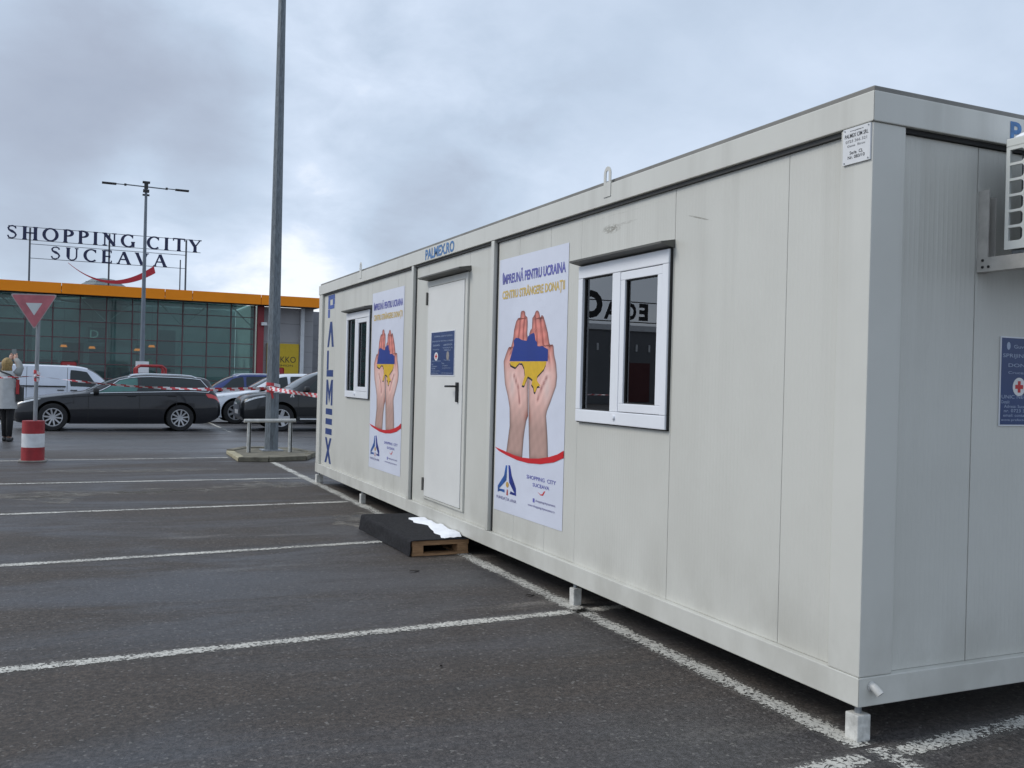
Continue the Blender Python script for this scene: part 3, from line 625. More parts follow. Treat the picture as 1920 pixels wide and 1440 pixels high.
# ------------------------------------------------------------------ blue notices
def build_notices():
    nb = mat('notice_blue', (.020, .048, .155), .35, var=.15, vscale=6); ed = mat('notice_white_edge', (.7, .72, .76), .4); tx = mat('notice_print', (.36, .43, .56), .5)
    cw, cr = mat('emblem_white', (.75, .75, .75), .5), mat('emblem_red', (.55, .03, .03), .5)
    def cross(parent, P, cu, cv, r, su=1):
        dk = lambda q, rr, k: [P(cu+rr*su*math.cos(a), cv+rr*math.sin(a), k) for a in np.linspace(0, 2*math.pi, 25)[:-1]]
        e = flat(parent, 'emblem', dk(0, r, .001), cw)
        mb = MB(); w = r*.22; L = r*.62
        for u0, u1, v0, v1 in ((-w, w, -L, L), (-L, -w, -w, w), (w, L, -w, w)): mb.add([P(cu+u0*su, cv+v0, .0016), P(cu+u1*su, cv+v0, .0016), P(cu+u1*su, cv+v1, .0016), P(cu+u0*su, cv+v1, .0016)], [(0, 1, 2, 3)])
        mb.build('red_cross', cr, e, fix=False)
    # on the door: yl=5.39 -> 4.77, z 1.485..1.893
    t = tag(MB().box(.0085, .0115, 4.768, 5.39, 1.487, 1.893).build('notice_board', ed), 'dark blue notice with two emblems stuck on the container door', 'notice', 'blue notices on the container')
    P = lambda u, v, k=.001: (.0085-k, 5.39-u, 1.487+v)
    flat(t, 'notice_face', [P(.012, .010, .0005), P(.612, .010, .0005), P(.612, .398, .0005), P(.012, .398, .0005)], nb)
    for s, u, v, w, h in (('ROMÂNIA  JUDEȚUL SUCEAVA', .10, .350, .46, .020), ('SPRIJIN PENTRU CETĂȚENII UCRAINENI', .035, .307, .55, .018), ('DONAȚII', .07, .265, .17, .022), ('ASISTENȚĂ', .34, .268, .22, .024), ('Crucea Roșie', .07, .232, .16, .016), ('SOCIALĂ ȘI', .33, .245, .24, .016), ('MEDICALĂ', .36, .226, .17, .016),
                          ('CARE INSTITUȚII', .03, .128, .25, .013), ('Protecția', .36, .135, .16, .013), ('Contact', .03, .102, .05, .012), ('Telefon', .30, .108, .07, .012), ('Adresa Suceava', .04, .083, .14, .012), ('nr. telefon', .33, .088, .13, .012), ('0230', .04, .062, .10, .012), ('program luni', .33, .066, .20, .012), ('www.prefecturasuceava.ro', .03, .040, .24, .011), ('informații suplimentare', .30, .020, .28, .012), ('zilnic', .03, .020, .2, .011)):
        text_on(t, 'print_line', s, (lambda u0, v0: lambda a, b: P(u0+a, v0+b))(u, v), w, h, tx)
    cross(t, P, .155, .178, .038, 1.3)
    e = flat(t, 'emblem', [P(.455+.035*math.cos(a), .180+.042*math.sin(a)) for a in np.linspace(0, 6.28, 17)[:-1]], mat('emblem_grey', (.28, .26, .25), .5))
    # on the end wall, left part seen
    t2 = tag(MB().box(.822, 1.45, .0305, .0345, 1.312, 1.716).build('notice_board', ed), 'dark blue notice with a red cross on the end wall below the air conditioner', 'notice', 'blue notices on the container')
    Q = lambda u, v, k=.001: (.822+u, .0305-k, 1.312+v)
    flat(t2, 'notice_face', [Q(.006, .006, .0005), Q(.622, .006, .0005), Q(.622, .398, .0005), Q(.006, .398, .0005)], nb)
    for s, u, v, w, h in (('Guvernul României', .085, .352, .3, .016), ('SPRIJIN PENTRU UCRAINA', .015, .305, .52, .022), ('DONAȚII', .052, .262, .20, .022), ('Crucea Roșie', .052, .232, .22, .016), ('UNIC NECESAR', .012, .124, .25, .016), ('Detalii:', .012, .102, .055, .014), ('Adresa: Suceava', .030, .082, .17, .014), ('nr. 0723 366', .030, .062, .17, .014), ('email: contact', .026, .042, .16, .013), ('www.prefecturasuceava.ro', .012, .020, .3, .013)):
        text_on(t2, 'print_line', s, (lambda u0, v0: lambda a, b: Q(u0+a, v0+b))(u, v), w, h, tx)
    cross(t2, Q, .125, .178, .042)
    flat(t2, 'crest', [Q(.050+.012*math.cos(a), .362+.018*math.sin(a)) for a in np.linspace(0, 6.28, 13)[:-1]], tx)
build_notices()

# ------------------------------------------------------------------ air conditioner on its brackets
def build_ac():
    ac = mat('ac_casing', (.66, .68, .65), .35, var=.06)
    t = tag(empty('air_conditioner', (.66, -.1, 2.06)), 'white outdoor air conditioner unit with a slotted side on wall brackets', 'air conditioner')
    # unit: x .66..1.48, y -.10..-.44, z 2.075..2.56 (local origin .66,-.1,2.06)
    x0, x1, y0, y1, z0, z1 = 0, .80, -.33, 0, .015, .49
    m = MB(); m.box(x0+.012, x1, y0, y1, z0, z0+.02).box(x0, x1, y0-.005, y1+.002, z1-.035, z1).box(x1-.02, x1, y0, y1, z0+.021, z1-.036).box(x0+.02, x1-.021, y0, y0+.02, z0+.021, z1-.036).box(x0+.30, x1-.021, y1-.02, y1, z0+.021, z1-.036)
    m.build('casing', ac, t, bevel=.004)
    mb = MB().box(x0+.06, x0+.30, y0+.03, y1-.03, z0+.03, z1-.05); mb.build('coil', mat('ac_coil', (.035, .04, .045), .5), t)
    # side grille facing the street: 6 rows of rounded openings in 2 columns
    ys = [y1-.018, y1-.085, y1-.115, y1-.19, y1-.22, y1-.30]; g = MB()
    zr = np.linspace(z0+.03, z1-.045, 7); X0, X1 = x0, x0+.012
    g.box(X0, X1, ys[0], y1, z0, z1-.036)
    for a, b in ((ys[1], ys[2]), (ys[3], ys[4]), (ys[5], y0)): g.box(X0, X1, b, a, z0, z1-.036)
    for (a, b) in ((ys[0], ys[1]), (ys[2], ys[3]), (ys[4], ys[5])):
        g.box(X0, X1, b, a, z0, zr[0]-.0001)
        for k in range(6):
            zz0, zz1 = zr[k]+.006, zr[k+1]-.005
            g.box(X0, X1, b, a, zr[k], zz0); g.box(X0, X1, b, a, zz1, zr[k+1] if k < 5 else z1-.036)
            r = .017                                             # rounded far corners
            for sgn, zc in ((1, zz1), (-1, zz0)):
                pts = [(b, zc)]+[(b+r-r*math.sin(q), zc-sgn*(r-r*math.cos(q))) for q in np.linspace(0, math.pi/2, 5)]
                g.prism(pts, 'x', X0+.0005, X1-.0005)
    g.build('side_grille', ac, t)
    f = MB()
    for k in range(30): q0, q1 = 2*math.pi*k/30, 2*math.pi*(k+1)/30; f.add([(.46+.17*math.cos(q), y0-.004, .25+.17*math.sin(q)) for q in (q0, q1)]+[(.46, y0-.012, .25)], [(0, 1, 2)])
    f.build('fan_guard', BLACKP, t)
    for x in (.05, .72): MB().box(x-.03, x+.03, y0+.02, y1-.02, -.004, .014).build('rubber_foot', GALV, t, bevel=.004)
    # brackets: own things fixed to the wall
    bm_ = mat('bracket_paint', (.52, .50, .46), .5, var=.25, vscale=9)
    b = tag(empty('wall_bracket', (.69, 0, 1.99)), 'pale steel angle bracket under the near end of the air conditioner', 'bracket', 'brackets under the air conditioner')
    MB().box(-.03, .028, .026, .0345, 0, .36).box(-.03, -.024, -.02, .0255, .003, .36).box(.022, .028, -.015, .0255, .003, .33).build('upright', bm_, b)
    MB().box(-.03, .028, -.44, .024, .0, .006).box(-.034, -.0305, -.44, .03, .0, .062).build('arm', bm_, b)
    for y, z in ((.0, .02), (-.03, .02), (0., .05)): MB().tube([(-.0345, y, z), (-.039, y, z)], .006, 8).build('bolt', GASK_SHADE, b)
    c = copy_tree(b); c.location.x = 1.37; c['label'] = 'second steel angle bracket under the far end of the air conditioner'
    # snow cap
    mb = MB(); rows = []
    for i in range(13):
        u = (1-math.cos(math.pi*i/12))/2; row = []
        for j in range(9):
            v = j/8; h = .085*(4*u*(1-u))**.38*math.sin(math.pi*v)**.4+.004*math.sin(9*u+5*v); row.append((.665+u*.77, -.435+v*.33, 2.548+max(.003, h)))
        rows.append(row)
    mb.grid(rows).build('snow_heap', SNOW, smooth=180); 
    tag(bpy.data.objects['snow_heap'], 'rounded cap of snow on top of the air conditioner', 'snow')
build_ac()

# ------------------------------------------------------------------ pallet step
def build_pallet():
    t = tag(empty('pallet_step', (-.45, 4.43, 0)), 'wooden pallet laid as a step in front of the container door', 'pallet')
    W_, L_ = .50, 1.40; t.scale[2] = .87
    bd = MB().box(0, W_, 0, .10, .122, .144).mesh('deck_board', WOOD, bevel=.002)
    for i in range(10): linked('deck_board', bd, t, (0, i*.1435+rng.normal(0, .003), 0))
    bt = MB().box(0, .10, 0, L_, .0, .022).mesh('bottom_board', WOOD, bevel=.002)
    lead = MB().box(.101, W_-.103, 0, .10, .002, .022).mesh('bottom_board', WOOD)
    for y in (.001, L_-.101): linked('bottom_board', lead, t, (0, y, 0))
    for x in (0.002, W_-.102): linked('bottom_board', bt, t, (x, 0, .002))
    bo = MB().box(0, W_, 0, .10, .100, .1215).mesh('stringer_board', WOOD)
    for y in (.003, .65, 1.297): linked('stringer_board', bo, t, (0, y, 0))
    bk = MB().box(0, .095, 0, .14, .0245, .0995).mesh('spacer_block', WOOD, bevel=.003)
    for x in (.005, W_-.10):
        for y in (.002, .63, 1.257): linked('spacer_block', bk, t, (x, y, 0))
    # carpet: over the top and down the long side, with a bulge at the far end
    prof = [(W_-.01, .152), (.30, .1535), (.14, .155), (.02, .156), (-.012, .150), (-.020, .13), (-.022, .08), (-.026, .035), (-.03, .006)]
    rows = []
    for i in range(26):
        y = -.012+i/25*(L_+.05); b_ = max(0, (i-18)/7); k = 1+.5*b_
        rows.append([(x-(.02*b_**2 if x < .1 else 0)+.004*math.sin(y*7+z*30), y, z*(1+.10*b_)+.002*math.sin(5*y+9*x)) for x, z in prof])
    m = MB(); m.grid(rows); inner = [[(x+(.008 if x < 0 else 0), y, z-(.007 if z > .14 else 0)) for x, y, z in r] for r in rows]; m.grid(inner); m.grid([rows[0], inner[0]]); m.grid([rows[-1], inner[-1]])
    c = m.build('carpet_mat', CARPET, loc=(-.45, 4.43, 0), smooth=60); c.scale[2] = .87; tag(c, 'dark grey carpet draped over the pallet step', 'carpet')
    # patch of snow along the wall side
    xs, ys = np.linspace(0, 1, 26), np.linspace(0, 1, 150); rows = []
    from mathutils import noise as mn
    for v in ys:
        row = []
        for u in xs:
            y = 4.44+v*1.18; edge = .13-.06*v+.02*math.sin(v*9)+.05*mn.noise((v*6, 1, 3))+.04*max(0, 1-v/.12); x = -.012-u*edge*(1 if v > .02 else .9)
            h = .034*max(0, 1-(u**2.2))*min(1, v/.05+.25, (1-v)/.2+.1)*(1+.7*mn.noise((x*7, y*5, 0)))+.004*mn.noise((x*30, y*18, 2)); row.append((x, y, .1375+max(-.004, h*(1 if u < .97 else .0))))
        rows.append(row)
    s = MB().grid(rows).build('snow_patch', SNOW, smooth=180); tag(s, 'white melting snow heaped on the pallet step beside the container', 'snow')
build_pallet()

# ------------------------------------------------------------------ kerbed island, lamp posts, hoop guard
def build_island():
    pts = [(-.55, 13.25), (-.07, 13.12), (.62, 13.35), (.98, 14.2), (.75, 15.45), (-.15, 15.55), (-.52, 14.9)]
    t = tag(empty('kerbed_island', (0, 0, 0)), 'small kerbed concrete island round the foot of the near lamp post', 'traffic island')
    inner = [(.2+(x-.2)*.82, 14.3+(y-14.3)*.82) for x, y in pts]
    MB().prism(inner, 'z', .0, .066).build('infill', CONCD, t)
    for i in range(len(pts)):
        a, b = Vector(pts[i]), Vector(pts[(i+1) % len(pts)]); c, d = Vector(inner[i]), Vector(inner[(i+1) % len(pts)])
        n_ = 2 if (a-b).length > .9 else 1
        for k in range(n_):
            f0, f1 = k/n_+.012, (k+1)/n_-.012; q = [a.lerp(b, f0), a.lerp(b, f1), d.lerp(c, 1-f1), d.lerp(c, 1-f0)]
            o = MB().prism([tuple(p) for p in q], 'z', .0, .076+rng.normal(0, .006)).build('kerb_stone', mat('faded_yellow_kerb', (.40, .36, .24), .85, var=.4, vscale=9, bump=.5) if i == len(pts)-1 else CONCD, t, bevel=.012)
build_island()
def build_pole():
    t = tag(empty('street_lamp', (.26, 14.75, .064)), 'tall grey steel lamp post on the kerbed island, its top out of view', 'street lamp', 'lamp posts of the parking lot')
    m = MB(); H = 10.6; n = 8
    m.tube([(0, 0, 0), (0, 0, H)], [.125, .055], n); m.build('pole', GALVD, t)
    MB().box(-.19, .19, -.19, .19, -.0, .022).build('base_plate', GALV, t, bevel=.004)
    dr = MB().box(-.05, .05, -.131, -.12, .55, .95).build('access_door', GALVD, t, bevel=.003)
    def head(t):
        MB().tube([(-2.0, 0, H-.05), (2.0, 0, H-.05)], .035, 8).build('cross_arm', GALVD, t)
        for s in (-1, 1): MB().box(*sorted((s*1.45, s*2.05)), -.10, .10, H-.10, H-.03).build('lamp_head', GALVD, t, bevel=.02)
        MB().box(-.14, .14, -.10, .10, H+.02, H+.16).tube([(0, 0, H-.5), (0, 0, H-.3)], .13, 10).build('mast_head', GALVD, t)
    head(t)
    f = tag(empty('street_lamp', (-.28, 47, gz(47))), 'far grey lamp post with two long arms in front of the glass hall', 'street lamp', 'lamp posts of the parking lot')
    H = 11.0
    MB().tube([(0, 0, 0), (0, 0, H)], [.13, .06], 10).build('pole', mat('lamp_post_blue_grey', (.17, .20, .235), .5, metal=.2, var=.2), f)
    MB().tube([(-1.0, 0, H-.14), (1.0, 0, H-.17)], .03, 8).build('cross_arm', GALVD, f)
    for s in (-1, 1):
        MB().box(*sorted((s*1.35, s*2.0)), -.12, .12, H-.20, H-.12).box(*sorted((s*.95, s*1.4)), -.03, .03, H-.17, H-.13).build('lamp_head', BLACKP, f, bevel=.02)
        MB().box(s*.95-.05, s*.95+.05, -.06, .06, H-.2, H-.1).build('joint', BLACKP, f)
    MB().box(-.17, .17, -.12, .12, H+.02, H+.10).box(-.09, .09, -.09, .09, H-.25, H+.02).box(-.14, .14, -.14, .14, H-.42, H-.30).box(-.16, .16, -.05, .05, H-.60, H-.52).build('mast_head', BLACKP, f)
    s = tag(MB().box(-.58, .03, 46.82, 46.86, 1.40, 1.96).build('pole_sign', WHITE), 'white board strapped to the far lamp post above the wagon', 'sign')
    s.location.z = .0
build_pole()
def build_hoop():
    t = tag(empty('hoop_guard', (.15, 14.33, .10)), 'pale steel hoop guard standing across the foot of the near lamp post', 'hoop guard')
    wp = mat('hoop_pale_paint', (.55, .545, .51), .45, var=.3, vscale=9)
    MB().tube([(-.45, 0, .53), (.46, 0, .54)], .034, 10).build('cross_bar', wp, t, smooth=50)
    for x in (-.36, .37): MB().box(x-.032, x+.004, -.02, .03, -.04, .505).box(x+.0045, x+.034, -.012, .03, -.04, .505, 1).build('post', [wp, GASK_SHADE], t, bevel=.004)  # black right half of each post paints its shaded side
build_hoop()

# ------------------------------------------------------------------ give-way sign and barrier tape
def build_yield():
    t = tag(empty('give_way_sign', (-3.62, 13.78, 0)), 'faded red triangular give way sign on a pole in a red and white block', 'road sign')
    b = MB()
    b.prism([(.168*math.cos(a)*1.0, .168*math.sin(a)) for a in np.linspace(0, 2*math.pi, 25)[:-1]], 'z', 0.0, .225, 0)
    b.prism([(.165*math.cos(a), .165*math.sin(a)) for a in np.linspace(0, 2*math.pi, 25)[:-1]], 'z', .2252, .44, 1)
    b.prism([(.162*math.cos(a), .162*math.sin(a)) for a in np.linspace(0, 2*math.pi, 25)[:-1]], 'z', .4402, .64, 0)
    b.build('base_block', [mat('block_red_paint', (.33, .022, .028), .55, var=.35, vscale=7, bump=.3), mat('block_white_paint', (.68, .70, .72), .55, var=.2, vscale=7, bump=.3)], t, smooth=40)
    MB().box(-.2, .2, -.2, .2, 0.002, .02).build('footing', CONC, t, bevel=.005)
    MB().tube([(.02, 0, .3), (.035, 0, 2.5)], .031, 10).build('post', GALV, t, smooth=50)
    fr = mat('sign_rim_grey', (.42, .34, .34), .5, var=.2); fd = mat('sign_faded_red', (.48, .14, .165), .5, var=.28, vscale=5)
    def tri(s, y, cz, r=.05):
        out = []; ws, hs = .335*s, .56*s
        A = [(-ws, .0+hs*.42), (ws, hs*.42), (0, -hs*.58)]
        for i, p in enumerate(A):
            p, a, c = Vector(p), Vector(A[i-1]), Vector(A[(i+1) % 3]); d1, d2 = (a-p).normalized(), (c-p).normalized(); rr = r*s
            for k in range(5):
                q = k/4; out.append(tuple(p+d1*rr*(1-q)**2+d2*rr*q**2))
        return [(x, z+cz) for x, z in out]
    cz = 2.40
    pl = MB().prism(tri(1.0, 0, cz), 'y', -.012, 0).build('sign_plate', fr, t, loc=(.035, -.035, 0))
    MB().prism(tri(.93, 0, cz), 'y', -.0145, -.0125).build('red_field', fd, pl)
    MB().prism(tri(.35, 0, cz+.012, .02), 'y', -.017, -.015).build('white_field', mat('sign_faded_white', (.58, .62, .62), .5, var=.1), pl)
    for z in (2.28, 2.52): MB().box(-.06, .10, -.033, .04, z-.015, z+.015).build('clamp', GALV, t)
    pl.rotation_euler[1] = R(-1.5)
build_yield()
def build_tape():
    P = [Vector(p) for p in ((-7.6, 14.5, 1.22), (-3.585, 13.73, 1.345), (.16, 14.62, 1.215), (1.25, 10.02, 1.13))]
    rm, wm = mat('tape_red', (.55, .05, .06), .35, var=.1), mat('tape_white', (.72, .68, .70), .35, var=.06)
    m = MB()
    for s in range(3):
        a, b = P[s], P[s+1]; L = (b-a).length; n = int(L/.03); pitch = .20
        def pt(f, e):
            w = .034 if s == 2 else .015+.017*f*(s == 1)
            p = a.lerp(b, f); p.z -= (.10 if s == 1 else .05)*4*f*(1-f)*.9
            tw = 1.15*math.sin(f*11+s)+.6*math.sin(f*23) if s < 2 else .55*math.sin(f*16)
            tw *= .55 if s == 1 and f > .5 else 1
            q = Vector((-(b-a).y, (b-a).x, 0)).normalized()
            return p+e*w*(Vector((0, 0, math.cos(tw)))+q*math.sin(tw))
        for i in range(n):
            f0, f1 = i/n, (i+1)/n; sh = .05/L
            for j in range(2):
                e0, e1 = (-1, 0) if j == 0 else (0, 1); q = int((f0*L+.05*j)/(pitch/2)) % 2
                m.add([pt(f0, e0), pt(f1, e0), pt(f1, e1), pt(f0, e1)], [(0, 1, 2, 3)], q)
    # knots round the posts
    for (x, y, z, r) in ((-3.59, 13.78, 1.345, .04), (.26, 14.75, 1.22, .128)):
        for k, dz in enumerate((-.035, .01, .045)):
            for i in range(16):
                q0, q1 = 2*math.pi*i/16, 2*math.pi*(i+1)/16; f = lambda q: z+dz+.025*math.sin(q+k*2)
                rr = r+.004*k
                m.add([(x+rr*math.cos(q0), y+rr*math.sin(q0), f(q0)-.028), (x+rr*math.cos(q1), y+rr*math.sin(q1), f(q1)-.028), (x+rr*math.cos(q1), y+rr*math.sin(q1), f(q1)+.028), (x+rr*math.cos(q0), y+rr*math.sin(q0), f(q0)+.028)], [(0, 1, 2, 3)], (i//3+k) % 2)
    m.add([(.18, 14.60, 1.19), (.22, 14.60, 1.19), (.26, 14.605, 1.04), (.23, 14.605, 1.02)], [(0, 1, 2, 3)], 1)
    o = m.build('barrier_tape', [wm, rm], fix=False); tag(o, 'red and white barrier tape strung from the give way sign to the lamp post', 'barrier tape')
build_tape()

# ------------------------------------------------------------------ cars
def pchip(keys):
    X = np.array([k[0] for k in keys], float); Yv = np.array([k[1] for k in keys], float); h = np.diff(X); d = np.diff(Yv)/h; m = np.zeros(len(X))
    m[0], m[-1] = d[0], d[-1]
    for i in range(1, len(X)-1):
        if d[i-1]*d[i] > 0: w1, w2 = 2*h[i]+h[i-1], h[i]+2*h[i-1]; m[i] = (w1+w2)/(w1/d[i-1]+w2/d[i])
    def f(x):
        x = min(max(x, X[0]), X[-1]); i = min(int(np.searchsorted(X, x, 'right'))-1, len(X)-2); t = (x-X[i])/h[i]
        return (1+2*t)*(1-t)**2*Yv[i]+t*(1-t)**2*h[i]*m[i]+t*t*(3-2*t)*Yv[i+1]+t*t*(t-1)*h[i]*m[i+1]
    return f
CARGLASS = glass_material('car_glass', (.10, .13, .14), 1.7)
CARGLASS = mat('car_window_glass', (.014, .022, .024), .03, var=0, spec=.45)
TYRE = mat('tyre_rubber', (.018, .018, .019), .85, var=.3, vscale=14); RIM = mat('alloy_rim', (.50, .51, .53), .32, metal=.7, var=.1); RIMD = mat('wheel_dark', (.012, .012, .013), .7)
CHROME = mat('chrome_trim', (.72, .74, .76), .18, metal=.9, var=.05); LAMP = mat('headlamp_glass', (.62, .66, .70), .12, var=.5, vscale=22, coat=1); TAIL = mat('tail_lamp_red', (.55, .012, .012), .15, var=.15, coat=1)
CLAD = mat('grey_plastic_cladding', (.035, .037, .040), .6); ARCH = mat('wheel_arch_black', (.008, .008, .008), .9)
class Car:
    def __init__(s, sp):
        s.sp = sp; s.f = {k: pchip(sp[k]) for k in ('top', 'topw', 'belt', 'beltw', 'W', 'bot')}; s.L = sp['top'][-1][0]
    def sec(s, x):
        f = s.f; zt, tw, zb_, bw, W, z0 = (f[k](x) for k in ('top', 'topw', 'belt', 'beltw', 'W', 'bot'))
        zb_ = min(zb_, zt-.02); hgt = zb_-z0; d = min(.05, (zt-zb_)*.3)
        return np.array([(0, z0), (.85*W, z0), (.965*W, z0+.05*min(1, hgt/.4)), (W, z0+.42*hgt), (.99*W if bw < W else W, z0+.68*hgt), (bw+(W-bw)*.35, zb_-.10*hgt), (bw, zb_), (tw, zt-d), (tw*.86, zt-d*.35), (tw*.45, zt-.004), (0, zt)])
    def at(s, x, v):
        P = s.sec(x); n = len(P)-1; i = min(int(v), n-1); t = v-i
        g = lambda k: P[k] if 0 <= k <= n else (P[1]*(-1, 1) if k < 0 else P[n-1]*(-1, 1))
        a, b, c, d = g(i-1), g(i), g(i+1), g(i+2); k = .5
        if i == 6: return b+(c-b)*t+np.array((.018*math.sin(math.pi*t), 0))     # side glass: nearly straight
        if i == 5: d = c+(c-b)
        if i == 7: a = b-(c-b)*.6
        return b+.5*t*((c-a)+t*((2*a-5*b+4*c-d)+t*(3*(b-c)+d-a)))*1.0 if True else b
    def p(s, x, v, side=1, off=0):
        e = 1e-3; y, z = s.at(x, v)
        if off:
            y2, z2 = s.at(x, min(v+.02, 10)); y1, z1 = s.at(x, max(v-.02, 0)); t = np.array((y2-y1, z2-z1)); t /= np.linalg.norm(t)+1e-9; nrm = np.array((t[1], -t[0]))
            y, z = y+nrm[0]*off, z+nrm[1]*off
        return (x, y*side, z)
    def patch(s, corners, nx, nv, off, side=1, rnd=0):
        """corners (x,v): front-bottom, rear-bottom, rear-top, front-top"""
        (a, b, c, d) = [np.array(q, float) for q in corners]; rows = []
        for j in range(nv+1):
            t = j/nv; l, r = a+(d-a)*t, b+(c-b)*t
            if rnd: sh = rnd*(abs(2*t-1)**4); l = l+(r-l)*sh*.5; r = r-(r-l)*sh*.5
            rows.append([s.p(*(l+(r-l)*i/nx), side, off) for i in range(nx+1)])
        return rows
def make_car(name, sp, paint, loc, rz, label, cat='car', group='cars parked in the row before the hall'):
    t = tag(empty(name, loc, rz), label, cat, group); c = Car(sp); L = c.L
    xs = sorted(set([0, .015, .04, .08, .14, .2]+list(np.linspace(.28, L-.28, sp.get('n', 54)))+[L-.2, L-.12, L-.06, L-.025, L])); vs_ = np.linspace(0, 10, 41)
    rows = [[c.p(x, v, 1) for v in vs_]+[c.p(x, v, -1) for v in vs_[::-1][1:-1]] for x in xs]
    m = MB(); m.grid(rows, closed=True); n = len(rows[0]); k = len(rows)-1
    m.f.append(tuple(range(n))); m.f.append(tuple(k*n+i for i in range(n))[::-1]); m.mi += [0, 0]
    body = m.build('body', [paint, ARCH], t)
    cut = MB(); R_ = sp['R']; w0 = max(q[1] for q in sp['W'])
    for x in sp['wheels']:
        for sd in (-1, 1): cut.tube([(x, sd*(w0-.36), R_+.01), (x, sd*(w0+.2), R_+.01)], R_+sp.get('gap', .055), 32)
    co = cut.build('cutter', ARCH, t)
    md = body.modifiers.new('b', 'BOOLEAN'); md.operation = 'DIFFERENCE'; md.object = co; md.solver = 'EXACT'; md.material_mode = 'TRANSFER'
    dg = bpy.context.evaluated_depsgraph_get(); me = bpy.data.meshes.new_from_object(body.evaluated_get(dg)); body.modifiers.clear(); body.data = me; me.name = 'body'
    bpy.data.objects.remove(co)
    me.polygons.foreach_set('use_smooth', [True]*len(me.polygons)); me.set_sharp_from_angle(angle=R(38))
    # wheels
    tm = MB(); prof = [(.10, R_*.66), (.105, R_*.80), (.10, R_*.93), (.075, R_*.99), (0, R_), (-.075, R_*.99), (-.10, R_*.93), (-.105, R_*.8), (-.10, R_*.66)]
    N_ = 36; tm.grid([[(r*math.cos(2*math.pi*i/N_), y, r*math.sin(2*math.pi*i/N_)) for i in range(N_)] for y, r in prof], closed=True)
    tme = tm.mesh('wheel', TYRE, smooth=40)
    rm = MB(); rr = R_*.67
    rm.grid([[(r*math.cos(2*math.pi*i/N_), y, r*math.sin(2*math.pi*i/N_)) for i in range(N_)] for y, r in ((-.085, rr), (-.10, rr), (-.10, rr*.90), (-.05, rr*.86))], closed=True)
    ns = sp.get('spokes', 10); sw = sp.get('sw', .018)
    for i in range(ns):
        q = 2*math.pi*(i+.3)/ns; d = Vector((math.cos(q), 0, math.sin(q))); e = Vector((-math.sin(q), 0, math.cos(q)))
        a, b = d*rr*.12, d*rr*.93
        rm.add([a+e*sw*1.0+Vector((0, -.088, 0)), a-e*sw*1.0+Vector((0, -.088, 0)), b-e*sw+Vector((0, -.097, 0)), b+e*sw+Vector((0, -.097, 0)), a+e*sw+Vector((0, -.05, 0)), a-e*sw+Vector((0, -.05, 0)), b-e*sw+Vector((0, -.06, 0)), b+e*sw+Vector((0, -.06, 0))], [(0, 1, 2, 3), (0, 3, 7, 4), (1, 5, 6, 2)])
    rm.tube([(0, -.094, 0), (0, -.05, 0)], rr*.2, 14)
    rm.tube([(0, -.035, 0), (0, -.03, 0)], rr*.985, 28, mi=1)
    rme = rm.mesh('rim', [RIM, RIMD])
    for x in sp['wheels']:
        for sd in (-1, 1):
            w = linked('wheel', tme, t, (x, sd*(w0-.115), R_)); w.rotation_euler[2] = 0 if sd < 0 else math.pi; w.rotation_euler[1] = .35*x
            linked('rim', rme, w)
    # glazing
    for cs in sp['windows']:
        for sd in (-1, 1): MB().grid(c.patch(cs, 14, 6, .004, sd, .06)).build('side_window', sp.get('front_glass', CARGLASS) if cs is sp['windows'][0] else CARGLASS, t, smooth=60)
    for nm, (x0, x1, q) in (('windscreen', sp['screen']), ('rear_window', sp['rear'])):
        rws = []
        for i in range(9):
            x = x0+(x1-x0)*i/8; va = 7.2
            P = [c.p(x, v, 1, .006) for v in np.linspace(va, 10, 8)]; rws.append(P+[(a, -b, z) for a, b, z in P[::-1][1:]])
        MB().grid(rws).build(nm, CARGLASS, t, smooth=60)
    for cs in sp['head']:
        for sd in (-1, 1): MB().grid(c.patch(cs, 8, 4, .006, sd, .25)).build('headlight', LAMP, t, smooth=60)
    for cs in sp['tail']:
        for sd in (-1, 1): MB().grid(c.patch(cs, 8, 4, .006, sd, .15)).build('tail_light', TAIL, t, smooth=60)
    gp = mat('grille_black', (.012, .012, .013), .35)
    for (v0, v1, k) in sp.get('grille', []):
        rws = []
        for v in np.linspace(v0, v1, 5):
            y, z = c.at(.02, v); rws.append([(-.012, y*u*k, z) for u in np.linspace(-1, 1, 7)])
        MB().grid(rws).build('grille', gp, t)
    MB().box(-.02, -.012, -.26, .26, .42, .53).build('licence_plate', WHITE, t); MB().box(L+.012, L+.02, -.26, .26, .62, .73).build('licence_plate', WHITE, t)
    # shut lines, handles, trims, mirrors
    for x, v0, v1 in sp['gaps']:
        for sd in (-1, 1): MB().grid([[c.p(x-.006, v, sd, .0025) for v in np.linspace(v0, v1, 14)], [c.p(x+.006, v, sd, .0025) for v in np.linspace(v0, v1, 14)]]).build('door_gap', DARK, t)
    for x in sp['handles']:
        for sd in (-1, 1):
            y, z = c.at(x, 5.0); MB().box(x-.10, x+.10, -.018, .018, z-.016, z+.016).build('door_handle', sp.get('handle_mat', paint), t, bevel=.006, loc=(0, sd*(y+.012), 0))
    if sp.get('crease'):
        a, b, v = sp['crease']
        for sd in (-1, 1): MB().grid([[c.p(x, v-.10, sd, .003) for x in np.linspace(a, b, 30)], [c.p(x, v+.10, sd, .003) for x in np.linspace(a, b, 30)]]).build('side_crease', DARK, t)
    if sp.get('chrome'):
        for path in sp['chrome']:
            for sd in (-1, 1):
                pts = []
                for (xa, va), (xb, vb) in zip(path[:-1], path[1:]): pts += [c.p(xa+(xb-xa)*k/8, va+(vb-va)*k/8, sd, .008) for k in range(8)]
                pts.append(c.p(*path[-1], sd, .008)); MB().tube(pts, .011, 6).build('window_trim', CHROME, t)
